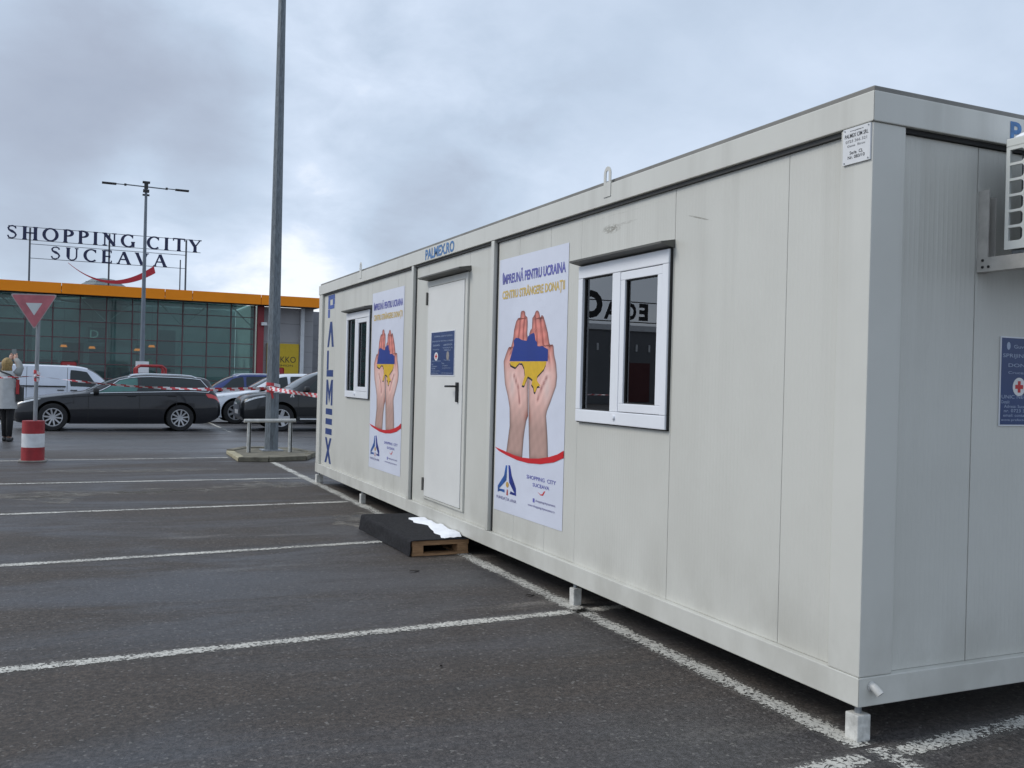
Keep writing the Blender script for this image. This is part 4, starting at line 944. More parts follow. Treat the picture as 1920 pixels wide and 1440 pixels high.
    if sp.get('rails'):
        a, b = sp['rails']
        for sd in (-1, 1):
            pts = [Vector(c.p(x, 7.3, sd, .050 if i not in (0, 13) else .0)) for i, x in enumerate(np.linspace(a, b, 14))]; MB().tube(pts, .016, 6).build('roof_rail', sp.get('rail_mat', CHROME), t)
    if sp.get('clad'):
        v0, v1 = sp['clad']
        for sd in (-1, 1):
            e1, e2 = sp['wheels'][0]+R_+.06, sp['wheels'][1]-R_-.06; MB().grid(c.patch([(e1, v0), (e2, v0), (e2, v1), (e1, v1)], 20, 4, .008, sd)).build('sill_cladding', CLAD, t)
    x, v = sp['mirror']
    for sd in (-1, 1):
        y, z = c.at(x, v); MB().box(-.06, .07, -.12, .10, -.06, .075).build('wing_mirror', sp.get('mirror_mat', BLACKP), t, bevel=.035, loc=(x, sd*(y+.10), z+.07), smooth=60)
    return t, c
def paint(name, col, rough=.3, metal=.0): return mat(name, col, rough, metal=metal, var=.10, vscale=1.5, coat=.55, spec=.3)
PB, PD, PW, PBL, PVAN = paint('car_black_paint', (.008, .009, .013)), paint('car_charcoal_paint', (.008, .0095, .012)), paint('car_white_paint', (.66, .70, .76), .25, 0), paint('car_blue_paint', (.022, .04, .16)), paint('van_white_paint', (.66, .70, .78), .3, 0)
WAGON = dict(R=.328, front_glass=mat('painted_view_glass', (.055, .15, .14), .04, var=.3, vscale=3, spec=.5), wheels=(.86, 3.71),  # front side window: see-through view of the far side put into its colour
 top=[(0,.60),(.05,.68),(.25,.76),(.7,.84),(1.2,.91),(1.5,.95),(1.8,1.10),(2.15,1.25),(2.55,1.36),(3.0,1.40),(3.6,1.395),(4.1,1.365),(4.38,1.315),(4.50,1.12),(4.60,.93),(4.65,.82),(4.69,.70)],
 topw=[(0,.50),(.1,.60),(.7,.70),(1.3,.73),(1.6,.71),(2.2,.61),(3,.59),(4.1,.58),(4.38,.58),(4.56,.64),(4.69,.58)],
 belt=[(0,.54),(.05,.61),(.25,.69),(.7,.79),(1.2,.86),(1.5,.89),(2,.915),(3,.94),(4,.965),(4.4,.95),(4.58,.88),(4.65,.77),(4.69,.65)],
 beltw=[(0,.58),(.1,.70),(.5,.82),(1.2,.865),(3,.88),(4.1,.85),(4.5,.78),(4.69,.66)],
 W=[(0,.64),(.06,.75),(.3,.87),(.8,.915),(3.8,.915),(4.3,.885),(4.6,.82),(4.69,.72)],
 bot=[(0,.30),(.1,.20),(.5,.17),(4.2,.18),(4.6,.30),(4.69,.40)],
 windows=[[(1.78,6.10),(2.72,6.10),(2.72,6.92),(2.32,6.92)],[(2.80,6.10),(3.52,6.10),(3.48,6.92),(2.80,6.92)],[(3.58,6.10),(4.36,6.14),(4.14,6.92),(3.54,6.92)]],
 screen=(1.56,2.42,0), rear=(4.40,4.56,0), head=[[(.10,5.2),(.62,5.55),(.55,6.1),(.14,6.2)]], tail=[[(4.36,4.7),(4.655,4.7),(4.655,5.75),(4.30,5.75)]], grille=[(3.6,5.6,.72),(1.4,2.8,.8)],
 gaps=[(1.62,1.6,5.9),(2.76,1.6,5.9),(3.62,3.2,5.9),(1.30,4.0,6.4)], handles=(2.58,3.50), crease=(1.0,4.3,5.15), chrome=[[(1.66,6.02),(4.38,6.06),(4.42,6.25),(4.20,6.94),(2.30,6.96),(1.70,6.06)]], rails=(2.5,4.1), rail_mat=CHROME, mirror=(1.78,5.9))
make_car('parked_car', WAGON, PB, (-4.41, 22.77, 0), 0, 'black estate car with chrome window trim parked behind the give way sign')
SUV = dict(R=.345, wheels=(.98, 3.62), gap=.07, spokes=5, sw=.045,
 top=[(0,.72),(.05,.82),(.25,.93),(.7,1.0),(1.1,1.05),(1.25,1.09),(1.6,1.32),(2.0,1.53),(2.4,1.63),(3.0,1.65),(3.8,1.60),(4.05,1.50),(4.3,1.15),(4.42,.98),(4.46,.8)],
 topw=[(0,.52),(.1,.64),(.7,.74),(1.2,.74),(1.9,.63),(3,.60),(4.0,.58),(4.3,.64),(4.46,.6)],
 belt=[(0,.66),(.05,.75),(.25,.85),(.7,.93),(1.1,.985),(1.3,1.02),(2,1.05),(3,1.08),(4,1.12),(4.3,1.06),(4.42,.92),(4.46,.75)],
 beltw=[(0,.60),(.1,.73),(.5,.83),(1.2,.87),(3,.88),(4,.85),(4.46,.70)],
 W=[(0,.66),(.06,.78),(.3,.88),(.8,.925),(3.7,.925),(4.2,.89),(4.46,.74)],
 bot=[(0,.36),(.1,.26),(.5,.24),(4.0,.25),(4.35,.36),(4.46,.45)],
 windows=[[(1.52,6.12),(2.42,6.12),(2.42,6.92),(2.05,6.92)],[(2.50,6.12),(3.25,6.12),(3.2,6.92),(2.50,6.92)],[(3.32,6.12),(3.98,6.2),(3.75,6.9),(3.28,6.92)]],
 screen=(1.32,2.1,0), rear=(4.08,4.28,0), head=[[(.06,4.9),(.62,5.6),(.55,6.15),(.10,5.9)]], tail=[[(4.15,4.7),(4.43,4.7),(4.42,5.9),(4.10,5.9)]], grille=[(3.2,5.0,.7),(1.4,2.6,.85)],
 gaps=[(1.42,1.6,5.9),(2.46,1.6,5.9),(3.30,3.2,5.9)], handles=(2.25,3.15), clad=(1.3,2.4), rails=(2.2,3.9), mirror=(1.62,5.9))
PDK = dict(SUV, rails=None)
dk, dc = make_car('parked_car', PDK, PD, (.80, 22.79, 0), 0, 'charcoal off-road car partly hidden by the lamp post and container')
MB().box(1.45, 3.1, -.99, -.94, .30, .34).build('side_step', CHROME, dk, bevel=.01)
y_, z_ = dc.at(1.26, 5.0); MB().prism([(1.20, z_-.05), (1.24, z_+.05), (1.28, z_+.05), (1.32, z_-.05), (1.28, z_-.05), (1.26, z_), (1.24, z_-.05)], 'y', -(y_+.012), -(y_-.01)).build('wing_badge', CHROME, dk)
make_car('parked_car', dict(SUV, top=[(a, b-.13 if a > 1.3 else b-.09) for a, b in SUV['top']], belt=[(a, b-.09) for a, b in SUV['belt']], bot=[(a, b-.06) for a, b in SUV['bot']], wheels=(.90, 3.5), rails=None, spokes=7, sw=.03), PW, (.27, 26.5, gz(26.5)), 0, 'white crossover car behind the gap between the black and the charcoal car')
make_car('parked_car', dict(SUV, rail_mat=CHROME, chrome=[[(1.45, 6.04), (4.0, 6.12)]]), PBL, (-.50, 29.9, gz(29.9)), 0, 'dark blue off-road car with silver roof rails behind the white one')
VAN = dict(R=.33, wheels=(.92, 3.95), spokes=5, sw=.04,
 top=[(0,.72),(.05,.82),(.25,.95),(.6,1.06),(.85,1.14),(1.15,1.45),(1.45,1.70),(1.75,1.84),(2.2,1.89),(3.5,1.90),(4.7,1.88),(4.86,1.80),(4.93,1.0),(4.95,.8)],
 topw=[(0,.58),(.1,.70),(.7,.80),(1.1,.78),(1.8,.76),(3,.77),(4.7,.77),(4.95,.78)],
 belt=[(0,.64),(.05,.74),(.25,.86),(.6,.98),(.9,1.08),(1.2,1.14),(2,1.17),(4.8,1.17),(4.93,.92),(4.95,.7)],
 beltw=[(0,.64),(.1,.78),(.5,.88),(1.2,.93),(4.7,.93),(4.95,.86)],
 W=[(0,.70),(.06,.82),(.3,.92),(.8,.955),(4.6,.955),(4.95,.88)],
 bot=[(0,.34),(.1,.24),(.5,.22),(4.6,.24),(4.95,.34)],
 windows=[[(1.28,6.05),(2.18,6.05),(2.18,6.85),(1.66,6.85)]], screen=(.92,1.66,0), rear=(4.87,4.92,0),
 head=[[(.06,5.0),(.5,5.5),(.45,6.1),(.1,6.0)]], tail=[[(4.80,4.5),(4.94,4.5),(4.94,6.2),(4.80,6.2)]], grille=[(3.4,5.2,.7)], gaps=[(1.2,1.6,5.9),(2.26,1.6,6.95),(3.45,1.6,6.95)], handles=(2.06,2.45), handle_mat=BLACKP, mirror=(1.38,5.9))
vn, vc = make_car('parked_van', VAN, PVAN, (-1.12, 32.2, gz(32.2)), math.pi, 'white panel van parked behind the black estate car', 'van')
MB().box(2.3, 4.6, .958, .985, 1.17, 1.215).build('slider_rail', BLACKP, vn)

# ------------------------------------------------------------------ person photographing at the left edge
def skinned(name, V, Ed, Rd, m, parent=None, lv=1, root=0):
    me = bpy.data.meshes.new(name); me.from_pydata(V, Ed, []); o = bpy.data.objects.new(name, me); COL.objects.link(o)
    sk = o.modifiers.new('s', 'SKIN'); d = me.skin_vertices[0].data
    for i, r in enumerate(Rd): d[i].radius = (r, r) if not isinstance(r, tuple) else r
    d[root].use_root = True; sk.use_smooth_shade = True
    sb = o.modifiers.new('u', 'SUBSURF'); sb.levels = sb.render_levels = lv
    dg = bpy.context.evaluated_depsgraph_get(); new = bpy.data.meshes.new_from_object(o.evaluated_get(dg)); o.modifiers.clear(); o.data = new
    new.materials.clear(); new.materials.append(m); new.polygons.foreach_set('use_smooth', [True]*len(new.polygons))
    if parent: o.parent = parent
    return o
def build_person():
    t = tag(empty('person', (-4.30, 18.3, 0), R(-12)), 'person in a pale grey coat holding up a phone at the left edge', 'person')
    sk_ = mat('skin', (.52, .30, .22), .5, var=.1); coat = mat('coat_grey', (.46, .47, .47), .85, var=.2, vscale=6, bump=.5, bscale=12); tro = mat('trousers_black', (.014, .014, .016), .8); hair = mat('hair_blond', (.36, .24, .09), .6, var=.5, vscale=30, bump=.8, bscale=90)
    # local: +y is where the person looks (away from us), x to the right
    V = [(0,0,.92),(0,.0,1.10),(0,.0,1.28),(0,.01,1.38),(0,.02,1.46),(0,.03,1.54),
         (.17,.0,1.33),(.19,.16,1.46),(.06,.30,1.66),(.045,.32,1.72),(-.17,0,1.33),(-.19,.16,1.46),(0.0,.30,1.66),(.0,.32,1.72),
         (.07,0,.86),(.07,.02,.48),(.07,-.03,.09),(.07,.12,.035),(-.07,0,.86),(-.06,.10,.48),(-.05,.16,.09),(-.05,.29,.035)]
    Ed = [(0,1),(1,2),(2,3),(3,4),(4,5),(2,6),(6,7),(7,8),(8,9),(2,10),(10,11),(11,12),(12,13),(0,14),(14,15),(15,16),(16,17),(0,18),(18,19),(19,20),(20,21)]
    Rd = [.13,.12,.13,.055,.075,.07,.065,.05,.035,.026,.065,.05,.035,.026,.085,.06,.045,.035,.085,.06,.045,.035]
    body = skinned('body', V, Ed, Rd, sk_, t, 1)
    # coat: closed lofted shell, and sleeves
    m = MB(); rows = []
    for z, rx, ry in ((.66, .205, .19), (.70, .205, .185), (.85, .20, .17), (1.0, .195, .155), (1.15, .195, .15), (1.28, .20, .14), (1.36, .17, .12), (1.41, .085, .08)):
        rows.append([(rx*math.cos(q)*(1+.025*math.sin(5*q+z*6)), ry*math.sin(q)*(1+.03*math.sin(7*q)), z) for q in np.linspace(0, 2*math.pi, 29)[:-1]])
    m.grid(rows, closed=True); m.build('coat', coat, t, smooth=180)
    for s in (-1, 1):
        MB().tube([(s*.15, 0, 1.31), (s*.185, .06, 1.37), (s*.20, .16, 1.47), (.03+s*.12, .23, 1.57), (.03+s*.055, .285, 1.64)], [.085, .078, .066, .058, .046], 12).build('sleeve', mat('sleeve_grey', (.25, .26, .255), .85, var=.2, vscale=7), t, smooth=180)
    for s in (-1, 1):
        dy_ = .17 if s < 0 else 0.; lx = .07 if s > 0 else .05
        MB().tube([(s*.08, 0, .90), (s*.08, .01+dy_*.3, .70), (s*lx, .02+dy_*.5, .48), (s*lx, -.02+dy_, .10)], [.105, .09, .07, .055], 12).build('trouser_leg', tro, t, smooth=180)
        MB().box(s*lx-.042, s*lx+.042, -.09+dy_, .17+dy_, .002, .085).build('shoe', BLACKP, t, bevel=.03, smooth=60)
    # head: skin with face, and hair over it
    h = MB(); rows = []
    for i in range(13):
        a = math.pi*i/12; z = 1.525-.125*math.cos(a)*1.0; r = math.sin(a); rows.append([(.078*r*math.cos(q), .03+.095*r*math.sin(q), z) for q in np.linspace(0, 2*math.pi, 21)[:-1]])
    hd = h.grid(rows, closed=True).build('head', sk_, t, smooth=180)
    MB().add([(-.012, .122, 1.50), (.012, .122, 1.50), (0, .148, 1.505), (0, .124, 1.55)], [(0, 1, 2), (0, 2, 3), (1, 3, 2)]).build('nose', sk_, hd)
    for s in (-1, 1):
        MB().tube([(s*.03, .118, 1.54), (s*.03, .124, 1.54)], .010, 8).build('eye', BLACKP, hd); MB().tube([(s*.078, .03, 1.50), (s*.084, .028, 1.53), (s*.080, .03, 1.555)], .012, 6).build('ear', sk_, hd)
    MB().box(-.025, .025, .118, .124, 1.462, 1.47).build('mouth', mat('lips', (.4, .14, .13), .5), hd)
    hr = MB(); rows = []
    for i in range(13):
        a = math.pi*i/12; z = 1.545-.125*math.cos(a)-(.04 if i < 4 else 0); r = math.sin(a) if i > 3 else (.55+.15*i); r = max(r, .0)
        rows.append([((.098*r*(1+.07*math.sin(9*q+i)))*math.cos(q), (.0 if math.sin(q) > .2 else .0)+.010+(.102 if math.sin(q) < 0 else .075)*r*math.sin(q)*(1+.05*math.sin(11*q)), z) for q in np.linspace(0, 2*math.pi, 33)[:-1]])
    hr.grid(rows, closed=True).build('hair', hair, t, smooth=180)
    # hands with fingers round the phone
    for s in (-1, 1):
        x = .03+s*.045; P = MB(); P.tube([(.03+s*.05, .29, 1.64), (x, .31, 1.68), (x-s*.002, .325, 1.72)], [.026, .036, .034], 10)
        for k, l in enumerate((.055, .07, .075, .062)): P.tube([(x-s*.002, .315+.0+k*.004, 1.700+k*.016), (x+s*.012, .345, 1.702+k*.018), (x-s*.012, .362, 1.704+k*.018), (x-s*l*.6, .362, 1.706+k*.018)], [.010, .0095, .009, .007], 7)
        P.tube([(x-s*.01, .30, 1.68), (x-s*.015, .312, 1.715), (x-s*.03, .318, 1.745)], [.012, .011, .009], 7); P.build('hand', sk_, t, smooth=180)
    # shoulder bag with a red edge
    b = tag(MB().box(.205, .30, -.09, .10, .80, 1.10).build('shoulder_bag', BLACKP, bevel=.015), 'black shoulder bag with a red front hanging at the coat', 'bag')
    MB().box(.20, .26, -.105, -.0905, .95, 1.24).build('red_flap', RED, b); MB().tube([(.25, 0, 1.10), (.20, -.10, 1.25), (.10, -.15, 1.33), (-.1, -.10, 1.40)], .014, 6).build('strap', BLACKP, b)
    b.location = t.location; b.rotation_euler = t.rotation_euler
    ph = tag(MB().box(-.012, .072, .340, .350, 1.69, 1.845).build('phone', mat('phone_case', (.22, .24, .24), .3), bevel=.004), 'grey phone held up in both hands above the blond head', 'phone')
    MB().tube([(.055, .351, 1.825), (.055, .353, 1.825)], .008, 10).build('camera_lens', GASK_SHADE, ph)
    ph.location = t.location; ph.rotation_euler = t.rotation_euler
build_person()

# ------------------------------------------------------------------ shopping hall
MY = 70.0; MZ = gz(70)
def build_hall():
    t = tag(empty('shopping_hall', (0, MY, MZ)), 'low shopping hall with a teal glass front under an orange fascia', 'building')
    G = glass_material('hall_glass', (.58, .76, .74), 1.4, haze=.26, hcol=(.15, .21, .21))
    ORA = mat('orange_fascia', (.95, .29, .010), .6, var=.08, vscale=.6, spec=.25); MUL = mat('red_mullion', (.14, .05, .06), .5, var=.15); STEEL = mat('truss_grey', (.85, .88, .88), .5); TEAL = mat('teal_strip', (.20, .45, .40), .5)
    o = -MZ; X0 = -27.9; W_ = 1.705; nb = 21; XR = 8.75
    xs = [XR-.0-W_*k for k in range(nb+1)][::-1]; zt = [0, .9+o, 1.90+o, 2.72+o, 3.72+o, 4.86+o, 5.72+o, 6.62+o]
    cache = {}
    for i in range(nb):
        for j in range(len(zt)-1):
            if j not in cache: cache[j] = MB().box(.03, W_-.03, -.012, .0, zt[j]+.025, zt[j+1]-.025).mesh('pane', G)
            linked('pane', cache[j], t, (xs[i], rng.normal(0, .004), 0))
    ml = MB().box(-.035, .035, -.10, .04, 0, 6.62+o).mesh('mullion', MUL, bevel=.01)
    for i, x in enumerate(xs): linked('mullion', ml, t, (x, 0, 0))
    for j, z in enumerate(zt[1:-1]):
        MB().box(xs[0], xs[-1], -.055, .03, z-.024, z+.024).build('transom', MUL, t)
    MB().box(xs[0], xs[-1], .12, .22, 4.80+o, 4.95+o).build('truss_chord', STEEL, t)
    MB().box(xs[0], xs[-1], .10, .25, 1.72+o, 1.86+o).build('handrail', TEAL, t); MB().box(XR-.24, XR-.06, .05, .25, 1.0+o, 6.6+o).build('end_post', TEAL, t)
    for k in range(-5, 3):
        xb = XR+.03-W_*(5-3*k) if False else -1.42+k*3*W_
        if xs[0] < xb < XR+1:
            for sgn in (-1, 1):
                x2 = xb+sgn*W_
                if x2 > XR+.1: continue
                MB().tube([(xb+sgn*.1, .18, 4.95+o), (x2, .18, 6.5+o)], .045, 6).build('brace', STEEL, t)
            MB().tube([(xb, .30, 0), (xb, .30, 6.6+o)], .08, 8).build('inner_column', STEEL, t)
    # fascia in panels, soffit and canopy end
    fx = [-28]+[-7.55-5.0*k for k in range(3, 0, -1)]+[-4.28-3.3, -4.28, 1.05, 4.15, 8.0, 13.55]
    fx = sorted(set([-28, -22.5, -17.1, -12.0, -8.1, -4.35, 2.25, 4.1, 8.9, 13.5]))
    for a, b in zip(fx[:-1], fx[1:]): MB().box(a+.015, b-.015, -2.0, -1.9, 6.60+o, 7.32+o).build('fascia_panel', ORA, t, bevel=.01)
    MB().box(-28, 13.45, -1.89, .3, 6.64+o, 6.74+o).build('soffit', mat('soffit_dark', (.06, .06, .062), .7), t)
    MB().box(13.4, 13.5, -1.89, 4, 6.66+o, 7.32+o).build('fascia_panel', ORA, t)
    MB().box(-28, 13.4, -1.88, 1.2, 7.05+o, 7.14+o).build('canopy_roof', TRIM, t)
    rg = glass_material('added_skylight_glass', (.95, .97, .97), 1.2); MB().box(-28, 9, 1.25, 13, 7.0+o, 7.02+o).build('added_skylight', rg, t)  # unseen glazed roof, added to let daylight into the hall interior
    # right part: red column, grey wall panels, white column
    GW = mat('grey_cladding', (.34, .335, .345), .55, var=.1, vscale=.5); GWD = mat('grey_cladding_dark', (.20, .20, .215), .6, var=.1)
    MB().box(8.95, 9.42, -.35, .1, 0, 6.6+o).build('red_column', mat('red_column_paint', (.30, .03, .04), .5), t, bevel=.03)
    for k in range(5): MB().box(9.45, 12.2, .10, .3, k*1.42+.008, (k+1)*1.42-.008 if k < 4 else 6.6+o).build('cladding_panel', GW, t)
    MB().box(9.44, 12.19, .31, .40, 0, 6.55+o).box(12.5, 13.4, 1.11, 1.2, 0, 7.0).box(13.41, 30, 7.21, 7.3, 0, 7.1).build('backing_wall', GWD, t)
    MB().box(12.2, 12.48, -.25, .3, 0, 6.6+o).build('white_column', mat('white_column_paint', (.62, .64, .66), .5), t)
    for k in range(6): MB().box(12.5, 13.4, .9, 1.1, k*1.2+.008, (k+1)*1.2-.008).build('cladding_panel', GW, t)
    for k in range(6): MB().box(13.4, 30, 7, 7.2, k*1.2+.008, (k+1)*1.2-.008).build('cladding_panel', GWD, t)
    # inside: floor, back wall, shop fronts, pendants
    BW = mat('hall_inner_wall', (.52, .60, .59), .7, var=.25, vscale=.4)
    MB().box(-28, 9.2, .3, 13, -.05, .0).build('hall_floor', mat('hall_floor_tiles', (.35, .34, .32), .4), t)
    MB().box(-28, 9.2, 12.9, 13.1, 0, 7.0+o).build('back_wall', BW, t); MB().box(9.25, 9.42, .32, 13, 0, 7+o).build('side_wall', BW, t)
    SH = [mat('shop_pale', (.42, .55, .53), .6), mat('shop_dark', (.03, .035, .035), .6), mat('shop_brown', (.10, .06, .045), .6), mat('shop_grey', (.16, .21, .215), .6)]
    for x0, x1, z0, z1, m in ((-6.2, -4.6, 2.4, 4.6, 0), (-6.1, -4.7, .4, 2.2, 1), (-4.4, -2.8, 3.9, 4.9, 0), (-4.4, -2.9, 1.9, 3.6, 2), (-2.6, -1.3, 3.7, 4.9, 3), (-2.5, -1.3, 1.4, 3.4, 1), (-.9, .4, 3.8, 4.8, 0), (-.9, .6, 2.3, 3.4, 0), (-.7, 0, 2.5, 3.2, 1), (.8, 2.2, 3.9, 4.7, 0), (1.0, 2.6, .6, 3.6, 3), (2.7, 4.0, .4, 4.9, 3), (4.1, 5.9, .4, 4.6, 0), (6.0, 8.4, .4, 4.4, 0), (-10, -6.6, .3, 5, 3), (-20, -11, .3, 5, 0), (-4.5, .5, .3, 1.8, 2)):
        MB().box(x0, x1, 8.0+m*.6, 8.2+m*.6, z0+o, z1+o).build('shop_front', SH[m], t)
    text_on(t, 'shop_letter', 'D', lambda u, v: (-2.45+u, 9.7, 4.05+o+v), .62, .62, mat('shop_letter_pale', (.6, .8, .76), .5, emit=((.5, .75, .7), .25)))
    for x, z in ((-4.2, 3.15), (-2.35, 3.1), (.72, 3.05), (1.7, 3.35)):
        pn = MB().prism([(x-.24, z-.07), (x+.24, z-.07), (x+.16, z+.09), (x-.16, z+.09)], 'y', 2.0, 2.35).build('pendant_lamp', mat('pendant_orange', (.75, .20, .03), .5, emit=((1, .22, .02), 1.6)), t, loc=(0, 0, o))
        MB().tube([(x, 2.17, z+.06), (x, 2.17, 6.4)], .012, 5).build('cord', BLACKP, pn)
    MB().box(1.35, 1.75, 1.2, 1.5, 2.0+o, 2.25+o).box(1.45, 1.65, 1.2, 1.5, 2.25+o, 2.4+o).build('green_display', mat('green_display', (.05, .6, .10), .5), t)
    for k in range(7): MB().box(.9+k*.30, 1.08+k*.30, 1.0, 1.2, .9+o, 1.5+o+.1*(k % 2)).build('shelf_goods', mat('goods_%d' % (k % 3), ((.30, .06, .04), (.05, .25, .08), (.25, .18, .05))[k % 3], .6), t)
    # cameras on the red column
    cc = tag(empty('security_camera', (9.28, MY-.62, 5.18)), 'small white security camera high on the red column', 'security camera')
    MB().box(-.12, .30, -.16, .12, -.04, .20).build('housing', WHITE, cc, bevel=.03); MB().tube([(.26, -.02, .06), (.46, -.06, -.16)], .09, 10).build('lens_hood', mat('camera_grey', (.3, .3, .3), .4), cc); MB().box(-.1, -.04, -.05, .20, .0, .06).build('mount', GALV, cc)
    # dome behind
    d = tag(empty('roof_lantern', (-1.55, MY+10, 7.35)), 'grey faceted roof lantern peeping over the orange fascia', 'roof lantern'); n_ = 8
    dm = mat('lantern_grey', (.15, .18, .18), .5, var=.15)
    for k in range(n_):
        q0, q1 = 2*math.pi*k/n_+.39, 2*math.pi*(k+1)/n_+.39
        for (r0, z0, r1, z1) in ((3.3, -.4, 2.4, .55), (2.4, .55, .9, 1.42), (.9, 1.42, .02, 1.55)):
            MB().add([(r0*math.cos(q0), r0*math.sin(q0), z0), (r0*math.cos(q1), r0*math.sin(q1), z0), (r1*math.cos(q1), r1*math.sin(q1), z1), (r1*math.cos(q0), r1*math.sin(q0), z1)], [(0, 1, 2, 3)]).build('roof_facet', dm, d)
    for r0, z0, r1, z1 in ((3.3, -.4, 2.4, .55), (2.4, .55, .9, 1.42)):
        for f in (.33, .66): MB().tube([((r0+(r1-r0)*f)*math.cos(q), (r0+(r1-r0)*f)*math.sin(q), z0+(z1-z0)*f+.02) for q in np.linspace(.39, 2*math.pi+.39, 9)], .03, 5).build('glazing_bar', MUL if False else GALV, d)
    # yellow shop sign
    s = tag(empty('shop_sign', (0, MY-.0, 0)), 'large yellow shop sign with black lettering beside the red column', 'shop sign')
    MB().box(9.72, 12.12, -.12, .05, .2, 3.86).build('sign_board', mat('sign_yellow', (.58, .40, .012), .5, var=.08), s, bevel=.01)
    MB().box(9.72, 10.05, -.125, -.1205, .2, 3.86).build('sign_edge', mat('sign_dark_yellow', (.36, .26, .02), .5), s)
    bt = mat('sign_ink', (.03, .022, .01), .5)
    text_on(s, 'sign_lettering', 'TAKKO', lambda u, v: (9.98+u, -.128, 2.42+v), 1.92, .46, bt, .0); text_on(s, 'sign_lettering', 'FASHION', lambda u, v: (10.25+u, -.128, 2.12+v), 1.45, .15, bt)
build_hall()

# far-left wing of the hall: stands outside the frame, mirrored in the near window
def build_wing():
    t = tag(empty('store_wing', (-44, MY-2, MZ)), 'grey store wing with black roof letters, seen mirrored in the near window', 'building')
    GW = mat('wing_grey', (.16, .165, .175), .5, var=.15, vscale=.4)
    for k in range(8): MB().box(-15.8+k*4, -11.85+k*4, 0, .3, 0, 6.35).build('cladding_panel', GW, t)
    MB().box(-16, 16.1, -.2, .3, 6.37, 6.85).build('fascia_panel', mat('wing_fascia', (.72, .73, .74), .5), t); MB().box(-16, 16, .35, 14, 0, 6.3).build('hall_body', GW, t)
    MB().box(1.6, 4.2, -.15, -.02, .2, 3.6).build('poster_panel', mat('poster_red', (.10, .022, .022), .5), t)
    for x in np.arange(-14, 15, 1.3): MB().box(x, x+.14, -.12, -.02, 4.6, 5.2).build('wall_lamp', WHITE, t)
    bl = mat('roof_letter_black', (.012, .012, .014), .5)
    for ch, x, w in (('E', 1.9, .95), ('C', 3.1, 1.05), ('A', 5.0, 1.35), ('O', 6.5, 2.3)):
        uv, f = text_mesh(ch, w, 1.5 if ch != 'O' else 2.4, bold=.05); MB().add([(x+a, -.1, 7.3+b) for a, b in uv], f).build('roof_letter', bl, t, fix=False)
    for z in (7.15, 8.9): MB().tube([(-8, 0, z), (12, 0, z)], .05, 6).build('sign_rail', BLACKP, t)
    for x in (-7, -1.2, 5.4, 11): MB().tube([(x, .1, 6.85), (x, .1, 9.0)], .06, 6).build('sign_post', BLACKP, t)
build_wing()

